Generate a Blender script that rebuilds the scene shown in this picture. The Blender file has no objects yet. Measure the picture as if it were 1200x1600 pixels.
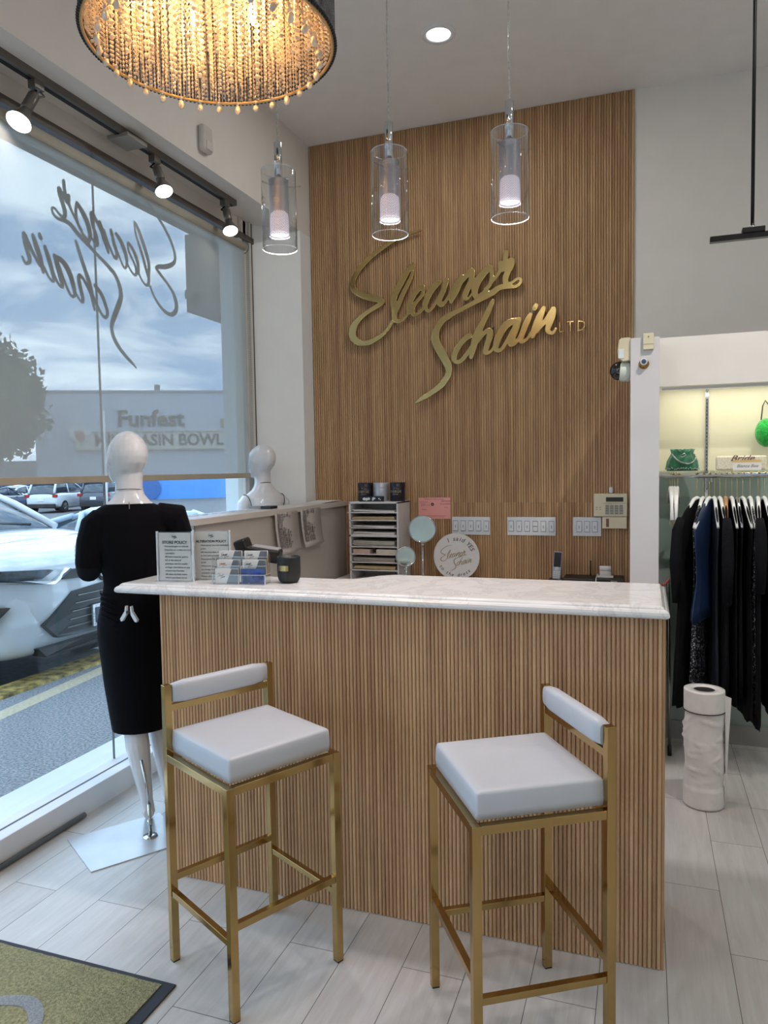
import bpy, math, random
from mathutils import Vector, Matrix
random.seed(7)
SC = bpy.context.scene
PI = math.pi

# ------------------------------------------------------------------ camera
cam_d = bpy.data.cameras.new('camera')
cam_d.sensor_fit = 'VERTICAL'
cam_d.sensor_height = 36.0
cam_d.lens = 36.0 * 1152.0 / 1600.0
cam_d.clip_start = 0.05
cam_d.clip_end = 400
cam = bpy.data.objects.new('camera', cam_d)
SC.collection.objects.link(cam)
yaw, pitch, roll = [math.radians(a) for a in (-19.5, -3.27, -0.935)]
fw = Vector((math.sin(yaw) * math.cos(pitch), math.cos(yaw) * math.cos(pitch), math.sin(pitch)))
rt = Vector((math.cos(yaw), -math.sin(yaw), 0))
up = rt.cross(fw)
r2 = rt * math.cos(roll) + up * math.sin(roll)
u2 = -rt * math.sin(roll) + up * math.cos(roll)
cam.matrix_world = Matrix(((r2.x, u2.x, -fw.x, 0), (r2.y, u2.y, -fw.y, 0), (r2.z, u2.z, -fw.z, 1.47), (0, 0, 0, 1)))
SC.camera = cam

# ------------------------------------------------------------------ view and sky
SC.view_settings.view_transform = 'Standard'
SC.view_settings.look = 'None'
SC.view_settings.gamma = 1.0
SC.view_settings.use_curve_mapping = False
SC.view_settings.exposure = 0.0
W = bpy.data.worlds.new('overcast_sky')
SC.world = W
W.use_nodes = True
wn, wl = W.node_tree.nodes, W.node_tree.links
bg = wn['Background']
tc = wn.new('ShaderNodeTexCoord')
mp = wn.new('ShaderNodeMapping'); mp.inputs['Scale'].default_value = (1.0, 1.0, 3.2)
ns = wn.new('ShaderNodeTexNoise'); ns.inputs['Scale'].default_value = 5.5; ns.inputs['Detail'].default_value = 9; ns.inputs['Roughness'].default_value = 0.6
ns.inputs['Distortion'].default_value = 0.4
rp = wn.new('ShaderNodeValToRGB')
rp.color_ramp.elements[0].position = 0.40; rp.color_ramp.elements[0].color = (0.27, 0.42, 0.66, 1)
rp.color_ramp.elements[1].position = 0.62; rp.color_ramp.elements[1].color = (0.78, 0.91, 1.06, 1)
wl.new(tc.outputs['Generated'], mp.inputs[0]); wl.new(mp.outputs[0], ns.inputs['Vector'])
wl.new(ns.outputs['Fac'], rp.inputs['Fac']); wl.new(rp.outputs['Color'], bg.inputs['Color'])
bg.inputs['Strength'].default_value = 3.7

CEIL_W = 8.5          # watts of one recessed ceiling light
WARM = (1.0, 0.965, 0.91)

# ------------------------------------------------------------------ helpers
def lin(c):
    c = c / 255.0
    return c / 12.92 if c <= 0.04045 else ((c + 0.055) / 1.055) ** 2.4
def rgb(r, g, b): return (lin(r), lin(g), lin(b), 1)
MATS = {}
def mat(name, col, rough=0.5, metal=0.0, vary=0.06, scale=8.0, bump=0.0, bscale=60.0, spec=0.5, emit=None, es=0.0, coat=0.0, sheen=0.0, coord='Object'):
    m = bpy.data.materials.new(name); m.use_nodes = True
    n, l = m.node_tree.nodes, m.node_tree.links
    b = n['Principled BSDF']
    c = rgb(*col) if max(col) > 1 else (*col, 1)
    t = n.new('ShaderNodeTexCoord'); no = n.new('ShaderNodeTexNoise'); no.inputs['Scale'].default_value = scale; no.inputs['Detail'].default_value = 4
    l.new(t.outputs[coord], no.inputs['Vector'])
    mx = n.new('ShaderNodeMix'); mx.data_type = 'RGBA'
    mx.inputs['A'].default_value = tuple(max(0, x * (1 - vary)) for x in c[:3]) + (1,)
    mx.inputs['B'].default_value = tuple(min(1, x * (1 + vary)) for x in c[:3]) + (1,)
    mr = n.new('ShaderNodeMapRange'); mr.inputs['From Min'].default_value = 0.32; mr.inputs['From Max'].default_value = 0.68
    l.new(no.outputs['Fac'], mr.inputs['Value']); l.new(mr.outputs['Result'], mx.inputs['Factor']); l.new(mx.outputs['Result'], b.inputs['Base Color'])
    b.inputs['Roughness'].default_value = rough; b.inputs['Metallic'].default_value = metal
    b.inputs['Specular IOR Level'].default_value = spec
    b.inputs['Coat Weight'].default_value = coat
    b.inputs['Sheen Weight'].default_value = sheen
    if bump:
        n2 = n.new('ShaderNodeTexNoise'); n2.inputs['Scale'].default_value = bscale; n2.inputs['Detail'].default_value = 3
        bp = n.new('ShaderNodeBump'); bp.inputs['Strength'].default_value = bump; bp.inputs['Distance'].default_value = 0.01
        l.new(t.outputs[coord], n2.inputs['Vector']); l.new(n2.outputs['Fac'], bp.inputs['Height']); l.new(bp.outputs['Normal'], b.inputs['Normal'])
    if emit:
        b.inputs['Emission Color'].default_value = (*emit, 1); b.inputs['Emission Strength'].default_value = es
    MATS[name] = m
    return m
def glass(name, tint=(1, 1, 1), refl=0.5, power=1.5, base=0.03):
    m = bpy.data.materials.new(name); m.use_nodes = True
    n, l = m.node_tree.nodes, m.node_tree.links
    n.remove(n['Principled BSDF']); out = n['Material Output']
    tr = n.new('ShaderNodeBsdfTransparent'); tr.inputs[0].default_value = (*tint, 1)
    gl = n.new('ShaderNodeBsdfGlossy'); gl.inputs['Roughness'].default_value = 0.02
    lw = n.new('ShaderNodeLayerWeight'); lw.inputs[0].default_value = 0.5
    pw = n.new('ShaderNodeMath'); pw.operation = 'POWER'; pw.inputs[1].default_value = power * 2
    ml = n.new('ShaderNodeMath'); ml.operation = 'MULTIPLY_ADD'; ml.inputs[1].default_value = refl; ml.inputs[2].default_value = base
    mx = n.new('ShaderNodeMixShader')
    l.new(lw.outputs['Facing'], pw.inputs[0]); l.new(pw.outputs[0], ml.inputs[0]); l.new(ml.outputs[0], mx.inputs[0])
    l.new(tr.outputs[0], mx.inputs[1]); l.new(gl.outputs[0], mx.inputs[2]); l.new(mx.outputs[0], out.inputs[0])
    return m

class MB:
    def __init__(s): s.v, s.f, s.sm = [], [], []
    def add(s, vs, fs, M=None, sm=False):
        o = len(s.v)
        s.v += [tuple(M @ Vector(v)) for v in vs] if M is not None else [tuple(v) for v in vs]
        s.f += [tuple(i + o for i in f) for f in fs]; s.sm += [sm] * len(fs)
        return s
    def bb(s, x0, x1, y0, y1, z0, z1, M=None):
        vs = [(x, y, z) for z in (z0, z1) for y in (y0, y1) for x in (x0, x1)]
        return s.add(vs, [(0, 2, 3, 1), (4, 5, 7, 6), (0, 1, 5, 4), (2, 6, 7, 3), (0, 4, 6, 2), (1, 3, 7, 5)], M)
    def box(s, c, d, M=None):
        return s.bb(c[0]-d[0]/2, c[0]+d[0]/2, c[1]-d[1]/2, c[1]+d[1]/2, c[2]-d[2]/2, c[2]+d[2]/2, M)
    def rings(s, R, caps=True, M=None, sm=True, close=False):
        n = len(R[0]); vs = [p for r in R for p in r]; fs = []
        k = len(R)
        for i in range(k if close else k - 1):
            a, b = i * n, ((i + 1) % k) * n
            for j in range(n):
                j2 = (j + 1) % n
                fs.append((a + j, a + j2, b + j2, b + j))
        o = len(s.v)
        s.add(vs, fs, M, sm)
        if caps and not close:
            s.f.append(tuple(o + i for i in reversed(range(n)))); s.sm.append(False)
            s.f.append(tuple(o + (k - 1) * n + i for i in range(n))); s.sm.append(False)
        return s
    def lathe(s, prof, n=24, M=None, caps=True, sm=True):
        R = [[(r * math.cos(2*PI*j/n), r * math.sin(2*PI*j/n), z) for j in range(n)] for r, z in prof]
        return s.rings(R, caps, M, sm)
    def tube(s, pts, r, n=8, caps=True, close=False, sm=True):
        P = [Vector(p[:3]) for p in pts]; R = []; prev = None
        k = len(P)
        for i, p in enumerate(P):
            if close: t = P[(i + 1) % k] - P[i - 1]
            else: t = P[min(i + 1, k - 1)] - P[max(i - 1, 0)]
            t = t.normalized() if t.length > 1e-9 else Vector((0, 0, 1))
            if prev is None:
                a = Vector((0, 0, 1)) if abs(t.z) < 0.9 else Vector((1, 0, 0)); u = t.cross(a).normalized()
            else:
                u = (prev - t * prev.dot(t)).normalized()
            prev = u; w = t.cross(u)
            rr = r[i] if isinstance(r, (list, tuple)) else r
            R.append([tuple(p + (u * math.cos(2*PI*j/n) + w * math.sin(2*PI*j/n)) * rr) for j in range(n)])
        return s.rings(R, caps, None, sm, close)
    def cyl(s, p0, p1, r, n=16, r1=None, sm=True):
        return s.tube([p0, p1], [r, r if r1 is None else r1], n, sm=sm)
    def prism(s, poly, z0, z1, M=None):
        n = len(poly)
        vs = [(x, y, z0) for x, y in poly] + [(x, y, z1) for x, y in poly]
        fs = [tuple(reversed(range(n))), tuple(range(n, 2 * n))] + [(i, (i+1) % n, n + (i+1) % n, n + i) for i in range(n)]
        return s.add(vs, fs, M)
    def sph(s, c, r, n=16, m=10, M=None):
        if not isinstance(r, (tuple, list)): r = (r, r, r)
        vs, fs = [], []
        for i in range(1, m):
            a = PI * i / m
            vs += [(c[0] + r[0]*math.sin(a)*math.cos(2*PI*j/n), c[1] + r[1]*math.sin(a)*math.sin(2*PI*j/n), c[2] + r[2]*math.cos(a)) for j in range(n)]
        for i in range(m - 2):
            for j in range(n):
                fs.append((i*n+j, (i+1)*n+j, (i+1)*n+(j+1) % n, i*n+(j+1) % n))
        t = len(vs); vs += [(c[0], c[1], c[2] + r[2]), (c[0], c[1], c[2] - r[2])]
        for j in range(n):
            fs.append((t, j, (j+1) % n)); fs.append((t + 1, (m-2)*n+(j+1) % n, (m-2)*n+j))
        return s.add(vs, fs, M, True)
    def octa(s, c, r, h):
        x, y, z = c
        return s.add([(x+r, y, z), (x, y+r, z), (x-r, y, z), (x, y-r, z), (x, y, z+h), (x, y, z-h)],
                     [(0, 1, 4), (1, 2, 4), (2, 3, 4), (3, 0, 4), (1, 0, 5), (2, 1, 5), (3, 2, 5), (0, 3, 5)])

def part(name, mb, m, parent=None, local=False, bevel=0.0, seg=2, fix=True):
    me = bpy.data.meshes.new(name)
    v = mb.v
    if parent is None:
        xs, ys, zs = [p[0] for p in v], [p[1] for p in v], [p[2] for p in v]
        org = ((min(xs)+max(xs))/2, (min(ys)+max(ys))/2, min(zs))
    elif local: org = (0, 0, 0)
    else:
        org = Vector((0, 0, 0)); q = parent
        while q is not None: org = org + q.location; q = q.parent
        org = tuple(org)
    me.from_pydata([(a-org[0], b-org[1], c-org[2]) for a, b, c in v], [], mb.f)
    me.polygons.foreach_set('use_smooth', mb.sm)
    if fix:
        import bmesh
        b = bmesh.new(); b.from_mesh(me); bmesh.ops.recalc_face_normals(b, faces=b.faces); b.to_mesh(me); b.free()
    me.materials.append(m); me.update()
    o = bpy.data.objects.new(name, me); SC.collection.objects.link(o)
    if parent is None: o.location = org
    else: o.parent = parent
    if bevel:
        d = o.modifiers.new('bevel', 'BEVEL'); d.width = bevel; d.segments = seg; d.limit_method = 'ANGLE'; d.angle_limit = math.radians(40)
    return o
def tag(o, label, cat, group=None, kind=None):
    if label: o['label'] = label
    if cat: o['category'] = cat
    if group: o['group'] = group
    if kind: o['kind'] = kind
    return o
def thing(name, label, cat, loc, rz=0, group=None):
    o = bpy.data.objects.new(name, None); SC.collection.objects.link(o)
    o.empty_display_size = 0.05; o.location = loc; o.rotation_euler = (0, 0, rz)
    return tag(o, label, cat, group)
def struct(name, mb, m, bevel=0.0, fix=True):
    o = part(name, mb, m, bevel=bevel, fix=fix); o['kind'] = 'structure'; return o
def dup(root, loc, rz=None, label=None, group=None):
    r = root.copy(); SC.collection.objects.link(r); r.location = loc
    if rz is not None: r.rotation_euler = (0, 0, rz)
    if label: r['label'] = label
    if group: r['group'] = group
    for ch in list(root.children):
        c = ch.copy(); SC.collection.objects.link(c); c.parent = r
        for g in ch.children:
            d = g.copy(); SC.collection.objects.link(d); d.parent = c
    return r
def XZ(x, y, z, flip=False):
    """local x -> world X, local y -> world Z, local z -> toward the viewer (-Y)"""
    return Matrix(((1, 0, 0, x), (0, 0, -1, y), (0, 1, 0, z), (0, 0, 0, 1)))
def YZ(x, y, z):
    """seen looking toward -X: local x -> world Y, local y -> Z, local z -> +X"""
    return Matrix(((0, 0, 1, x), (1, 0, 0, y), (0, 1, 0, z), (0, 0, 0, 1)))
def text(s, size, M, mb=None, ext=0.0006, shear=0.0, align='CENTER', bold=0.0):
    cu = bpy.data.curves.new('txt', 'FONT'); cu.body = s; cu.size = size; cu.align_x = align; cu.align_y = 'CENTER'
    cu.extrude = ext; cu.shear = shear; cu.offset = bold; cu.resolution_u = 3
    o = bpy.data.objects.new('txt', cu)
    SC.collection.objects.link(o)
    dg = bpy.context.evaluated_depsgraph_get()
    me = bpy.data.meshes.new_from_object(o.evaluated_get(dg))
    mb = mb or MB()
    mb.add([v.co[:] for v in me.vertices], [tuple(p.vertices) for p in me.polygons], M)
    bpy.data.objects.remove(o); bpy.data.curves.remove(cu); bpy.data.meshes.remove(me)
    return mb
def spline(pts, sub=5):
    out = []; n = len(pts)
    for i in range(n - 1):
        p0, p1, p2, p3 = pts[max(i-1, 0)], pts[i], pts[i+1], pts[min(i+2, n-1)]
        for k in range(sub):
            t = k / sub
            out.append(tuple(0.5*((2*b) + (c-a)*t + (2*a-5*b+4*c-d)*t*t + (-a+3*b-3*c+d)*t**3) for a, b, c, d in zip(p0, p1, p2, p3)))
    out.append(tuple(pts[-1])); return out
def ribbon(mb, stroke, M, z0, z1, wf=1.0, fn=None, sub=5):
    P = spline(stroke, sub)
    if fn: P = [(*fn(p[0], p[1]), p[2]) for p in P]
    n = len(P); L, R = [], []
    for i in range(n):
        a, b = P[max(i-1, 0)], P[min(i+1, n-1)]
        tx, ty = b[0]-a[0], b[1]-a[1]; l = math.hypot(tx, ty) or 1
        nx, ny = -ty/l, tx/l; w = max(P[i][2], 0.0) * wf / 2
        L.append((P[i][0]+nx*w, P[i][1]+ny*w)); R.append((P[i][0]-nx*w, P[i][1]-ny*w))
    def cap(p, q, back):
        w = p[2]*wf/2; dx, dy = p[0]-q[0], p[1]-q[1]; l = math.hypot(dx, dy) or 1; dx /= l; dy /= l
        return [(p[0]+(dx*math.sin(a)+(-dy)*math.cos(a)*back)*w, p[1]+(dy*math.sin(a)+dx*math.cos(a)*back)*w) for a in (PI*.25, PI*.5, PI*.75)]
    vs, fs = [], []
    for z in (z0, z1):
        for a, b in zip(L, R): vs += [(a[0], a[1], z), (b[0], b[1], z)]
    m = 2 * n
    for i in range(n - 1):
        k = 2 * i
        fs += [(m+k, m+k+1, m+k+3, m+k+2), (k+1, k, k+2, k+3), (k, m+k, m+k+2, k+2), (k+3, m+k+3, m+k+1, k+1)]
    fs += [(0, 1, m+1, m), (m-2, 2*m-2, 2*m-1, m-1)]
    mb.add(vs, fs, M)
    for p, q in ((P[0], P[1]), (P[-1], P[-2])):
        w = p[2] * wf / 2
        if w > 0.0008:
            mb.prism([(p[0]+w*math.cos(2*PI*j/12), p[1]+w*math.sin(2*PI*j/12)) for j in range(12)], z0, z1 - 0.0002*(z1 > z0), M)
def area(name, loc, power, size, color, aim=(0, 0, -1), shape='DISK', parent=None, spread=None):
    d = bpy.data.lights.new(name, 'AREA'); d.shape = shape; d.size = size; d.energy = power; d.color = color
    if spread: d.spread = spread
    o = bpy.data.objects.new(name, d); SC.collection.objects.link(o)
    o.rotation_euler = Vector(aim).to_track_quat('-Z', 'Y').to_euler()
    if parent is not None:
        o.parent = parent; o.location = Vector(loc) - parent.location
    else: o.location = loc
    return o
# handwriting of the shop logo: centre line and width, metres on the oak wall
ELEANOR = [
 [(-1.352,2.992,0.0081),(-1.424,2.981,0.0164),(-1.511,2.959,0.0227),(-1.599,2.92,0.027),(-1.689,2.869,0.0313),(-1.766,2.807,0.0357),(-1.817,2.738,0.0359),(-1.827,2.681,0.038),(-1.792,2.64,0.0422),(-1.716,2.604,0.0441),(-1.649,2.585,0.0418),(-1.618,2.57,0.0292)],
 [(-1.618,2.566,0.0292),(-1.659,2.541,0.0314),(-1.731,2.506,0.0295),(-1.795,2.461,0.0381),(-1.828,2.414,0.0509),(-1.834,2.364,0.0531),(-1.803,2.324,0.0466),(-1.753,2.308,0.0359),(-1.699,2.316,0.0337),(-1.64,2.345,0.0293),(-1.591,2.383,0.025),(-1.555,2.433,0.025)],
 [(-1.537,2.44,0.0332),(-1.54,2.502,0.0374),(-1.539,2.584,0.0394),(-1.489,2.681,0.0454),(-1.432,2.764,0.0329),(-1.406,2.785,0.0205)],
 [(-1.406,2.777,0.0205),(-1.415,2.722,0.0246),(-1.442,2.668,0.0288),(-1.482,2.599,0.033),(-1.514,2.528,0.0331),(-1.541,2.473,0.0332),(-1.524,2.435,0.0291),(-1.484,2.44,0.0207),(-1.445,2.477,0.0206)],
 [(-1.436,2.485,0.0371),(-1.431,2.545,0.0391),(-1.396,2.603,0.0369),(-1.352,2.635,0.0286),(-1.34,2.63,0.0245),(-1.349,2.586,0.0246),(-1.388,2.545,0.0246),(-1.414,2.503,0.0288),(-1.41,2.466,0.0268),(-1.376,2.471,0.0205),(-1.337,2.504,0.0205)],
 [(-1.234,2.655,0.0324),(-1.276,2.624,0.0448),(-1.315,2.567,0.0449),(-1.328,2.512,0.0327),(-1.308,2.478,0.0204),(-1.278,2.503,0.0204),(-1.23,2.575,0.0203),(-1.2,2.632,0.0202)],
 [(-1.188,2.659,0.0364),(-1.209,2.601,0.0365),(-1.235,2.544,0.0366),(-1.227,2.511,0.0284),(-1.198,2.528,0.0243),(-1.159,2.584,0.0202),(-1.126,2.645,0.0201)],
 [(-1.092,2.673,0.0361),(-1.118,2.612,0.0483),(-1.147,2.559,0.0444),(-1.16,2.525,0.0242)],
 [(-1.126,2.585,0.0201),(-1.084,2.649,0.0281),(-1.039,2.695,0.04),(-1.023,2.697,0.0399),(-1.031,2.643,0.036),(-1.061,2.579,0.0401),(-1.069,2.54,0.0281),(-1.049,2.535,0.016),(-1.024,2.564,0.016)],
 [(-0.91,2.713,0.0356),(-0.95,2.682,0.0477),(-0.991,2.631,0.0518),(-1.008,2.574,0.0439),(-0.996,2.53,0.028)],
 [(-0.996,2.534,0.028),(-0.943,2.568,0.0239),(-0.907,2.615,0.0277),(-0.898,2.669,0.0277),(-0.906,2.709,0.0277)],
 [(-0.943,2.58,0.0199),(-0.89,2.629,0.0198),(-0.85,2.68,0.0276),(-0.818,2.738,0.0315),(-0.81,2.784,0.0314),(-0.81,2.795,0.0314)],
 [(-0.846,2.733,0.0276),(-0.838,2.694,0.0394),(-0.803,2.717,0.0354),(-0.775,2.745,0.0314),(-0.775,2.718,0.0353),(-0.799,2.674,0.0393),(-0.815,2.629,0.0394),(-0.803,2.59,0.0275)],
 [(-0.811,2.598,0.0315),(-0.776,2.606,0.0196),(-0.74,2.626,0.0196),(-0.721,2.62,0.0195),(-0.725,2.597,0.0196),(-0.756,2.581,0.0235),(-0.803,2.586,0.0315),(-0.851,2.583,0.0355),(-0.899,2.556,0.0396),(-0.972,2.524,0.0359),(-1.053,2.488,0.0281),(-1.144,2.452,0.0323),(-1.186,2.431,0.0405)],
]
SCHAIN = [
 [(-1.128,2.458,0.0242),(-1.178,2.439,0.0344),(-1.22,2.41,0.0406),(-1.25,2.372,0.0428),(-1.265,2.333,0.049),(-1.264,2.289,0.0531),(-1.239,2.234,0.0571),(-1.206,2.172,0.0529),(-1.184,2.126,0.0488),(-1.18,2.089,0.0407),(-1.191,2.054,0.0407),(-1.221,2.015,0.0408),(-1.263,1.981,0.0369),(-1.315,1.949,0.0329),(-1.364,1.924,0.0268),(-1.401,1.902,0.0124)],
 [(-1.043,2.304,0.0362),(-1.063,2.294,0.0362),(-1.101,2.261,0.0384),(-1.13,2.215,0.0364),(-1.143,2.176,0.0365),(-1.131,2.147,0.0284),(-1.098,2.153,0.0283),(-1.056,2.198,0.0282),(-1.023,2.243,0.0281),(-0.99,2.288,0.032)],
 [(-0.895,2.505,0.0278),(-0.92,2.452,0.0378),(-0.957,2.381,0.0399),(-0.994,2.309,0.048),(-1.015,2.243,0.0441),(-1.034,2.169,0.0261)],
 [(-1.007,2.246,0.0241),(-0.978,2.284,0.028),(-0.945,2.317,0.0279),(-0.917,2.326,0.0358),(-0.913,2.295,0.0398),(-0.93,2.241,0.0379),(-0.942,2.194,0.032),(-0.918,2.192,0.0199),(-0.89,2.218,0.0199),(-0.853,2.267,0.0198)],
 [(-0.75,2.375,0.0354),(-0.801,2.36,0.0473),(-0.841,2.317,0.0495),(-0.869,2.256,0.0437),(-0.876,2.209,0.0318),(-0.85,2.2,0.0238),(-0.818,2.237,0.0237),(-0.782,2.3,0.0237),(-0.75,2.356,0.0275)],
 [(-0.734,2.378,0.0353),(-0.754,2.321,0.0433),(-0.778,2.261,0.0394),(-0.786,2.23,0.0276),(-0.759,2.236,0.0236),(-0.731,2.269,0.0236),(-0.703,2.314,0.0235)],
 [(-0.664,2.403,0.0312),(-0.685,2.359,0.0411),(-0.707,2.307,0.0392),(-0.723,2.261,0.0354),(-0.715,2.241,0.0236),(-0.684,2.258,0.0196),(-0.657,2.295,0.0234)],
 [(-0.583,2.435,0.031),(-0.606,2.387,0.0467),(-0.633,2.327,0.0429),(-0.649,2.271,0.0312)],
 [(-0.626,2.296,0.0234),(-0.595,2.332,0.0272),(-0.568,2.364,0.031),(-0.537,2.411,0.0309),(-0.522,2.425,0.0309),(-0.531,2.38,0.0387),(-0.553,2.326,0.0388),(-0.557,2.295,0.031),(-0.53,2.281,0.0232),(-0.511,2.306,0.0193)],
 [(-0.637,2.439,0.035),(-0.629,2.454,0.0311)],
]

# ------------------------------------------------------------------ materials
WALL = mat('painted_wall', (230, 226, 220), 0.6, vary=0.015, bump=0.03, bscale=200)
CEIL = mat('painted_ceiling', (238, 235, 231), 0.7, vary=0.02)
WHITE = mat('white_paint', (232, 232, 234), 0.45, vary=0.015)
GREIGE = mat('greige_laminate', (176, 168, 158), 0.45, vary=0.02)
CREAM = mat('cream_panel', (222, 216, 188), 0.35, vary=0.02)
GREENGLASS = mat('painted_glass_panel', (150, 164, 158), 0.15, vary=0.03)
GOLD = mat('polished_gold', (178, 150, 98), 0.14, 1.0, vary=0.05, scale=3)
SIGNGOLD = mat('brushed_gold', (202, 176, 118), 0.21, 1.0, vary=0.05, scale=4)
LEATHER = mat('white_leatherette', (192, 196, 203), 0.42, vary=0.02, bump=0.08, bscale=14)
CHROME = mat('chrome', (200, 202, 205), 0.12, 1.0, vary=0.03)
STEEL = mat('brushed_steel', (150, 148, 145), 0.35, 1.0, vary=0.05)
PEWTER = mat('grey_track_metal', (112, 108, 102), 0.4, 0.6, vary=0.05)
BLACK = mat('black_plastic', (18, 18, 20), 0.4, vary=0.1)
BLACKM = mat('black_metal', (14, 14, 16), 0.35, 0.3, vary=0.1)
DARKGREY = mat('dark_grey_rubber', (52, 55, 62), 0.8, vary=0.1)
OFFWHITE = mat('aged_ivory_plastic', (218, 208, 178), 0.4, vary=0.02)
PLATE = mat('white_switch_plastic', (214, 216, 218), 0.3, vary=0.01)
PAPER = mat('white_paper', (225, 222, 218), 0.7, vary=0.03)
PAPERGREY = mat('receipt_paper', (178, 170, 163), 0.7, vary=0.03)
MANILA = mat('manila_paper', (196, 176, 138), 0.7, vary=0.05)
PINK = mat('pink_certificate', (232, 160, 152), 0.6, vary=0.02)
INK = mat('black_ink', (22, 22, 26), 0.6, vary=0.05)
MANN = mat('gloss_white_mannequin', (214, 214, 216), 0.12, vary=0.01, coat=0.6)
VELVET = mat('black_velvet', (6, 5, 9), 0.85, vary=0.2, sheen=0.03, spec=0.1)
ACRYL = glass('clear_acrylic', (0.97, 0.98, 0.98), 0.6, 2.0, 0.05)
PANE = glass('window_glass', (0.93, 0.97, 0.97), 0.5, 2.5, 0.035)
LAMPGLASS = glass('lamp_glass', (0.93, 0.94, 0.95), 0.9, 1.6, 0.05)

def wood_flutes(name, pitch, x0, c1, c2, seam=None):
    m = bpy.data.materials.new(name); m.use_nodes = True
    n, l = m.node_tree.nodes, m.node_tree.links; b = n['Principled BSDF']
    g = n.new('ShaderNodeNewGeometry'); sp = n.new('ShaderNodeSeparateXYZ'); l.new(g.outputs['Position'], sp.inputs[0])
    def M(op, a, b_=None, c=None):
        q = n.new('ShaderNodeMath'); q.operation = op
        for i, x in enumerate((a, b_, c)):
            if x is None: continue
            if isinstance(x, (int, float)): q.inputs[i].default_value = x
            else: l.new(x, q.inputs[i])
        return q.outputs[0]
    idx = M('FLOOR', M('DIVIDE', M('SUBTRACT', sp.outputs['X'], x0), pitch))
    if seam is not None:
        row = M('GREATER_THAN', sp.outputs['Z'], seam); idx2 = M('MULTIPLY_ADD', row, 517.3, idx)
    else: idx2 = idx
    wn_ = n.new('ShaderNodeTexWhiteNoise'); wn_.noise_dimensions = '1D'; l.new(idx2, wn_.inputs['W'])
    cb = n.new('ShaderNodeCombineXYZ'); l.new(M('MULTIPLY', idx2, 1.37), cb.inputs[0]); l.new(M('MULTIPLY', sp.outputs['Z'], 2.2), cb.inputs[2]); l.new(M('MULTIPLY', sp.outputs['X'], 3), cb.inputs[1])
    no = n.new('ShaderNodeTexNoise'); no.inputs['Scale'].default_value = 1.5; no.inputs['Detail'].default_value = 5; l.new(cb.outputs[0], no.inputs['Vector'])
    no2 = n.new('ShaderNodeTexNoise'); no2.inputs['Scale'].default_value = 1.6; no2.inputs['Detail'].default_value = 2; l.new(g.outputs['Position'], no2.inputs['Vector'])
    s = M('ADD', M('MULTIPLY', wn_.outputs['Value'], 0.30), M('ADD', M('MULTIPLY', no.outputs['Fac'], 0.62), M('MULTIPLY', no2.outputs['Fac'], 0.12)))
    r = n.new('ShaderNodeValToRGB'); r.color_ramp.elements[0].position = 0.25; r.color_ramp.elements[0].color = rgb(*c1)
    r.color_ramp.elements[1].position = 0.8; r.color_ramp.elements[1].color = rgb(*c2)
    l.new(s, r.inputs['Fac']); l.new(r.outputs['Color'], b.inputs['Base Color'])
    b.inputs['Roughness'].default_value = 0.55
    return m
FL_C = wood_flutes('fluted_oak_counter', 0.01267, -1.648, (166, 126, 92), (216, 178, 136))
FL_W = wood_flutes('fluted_oak_wall', 0.01551, -2.145, (152, 114, 80), (200, 164, 122), 1.253)
OAKSIDE = mat('oak_side', (176, 136, 98), 0.55, vary=0.15, scale=6)

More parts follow.
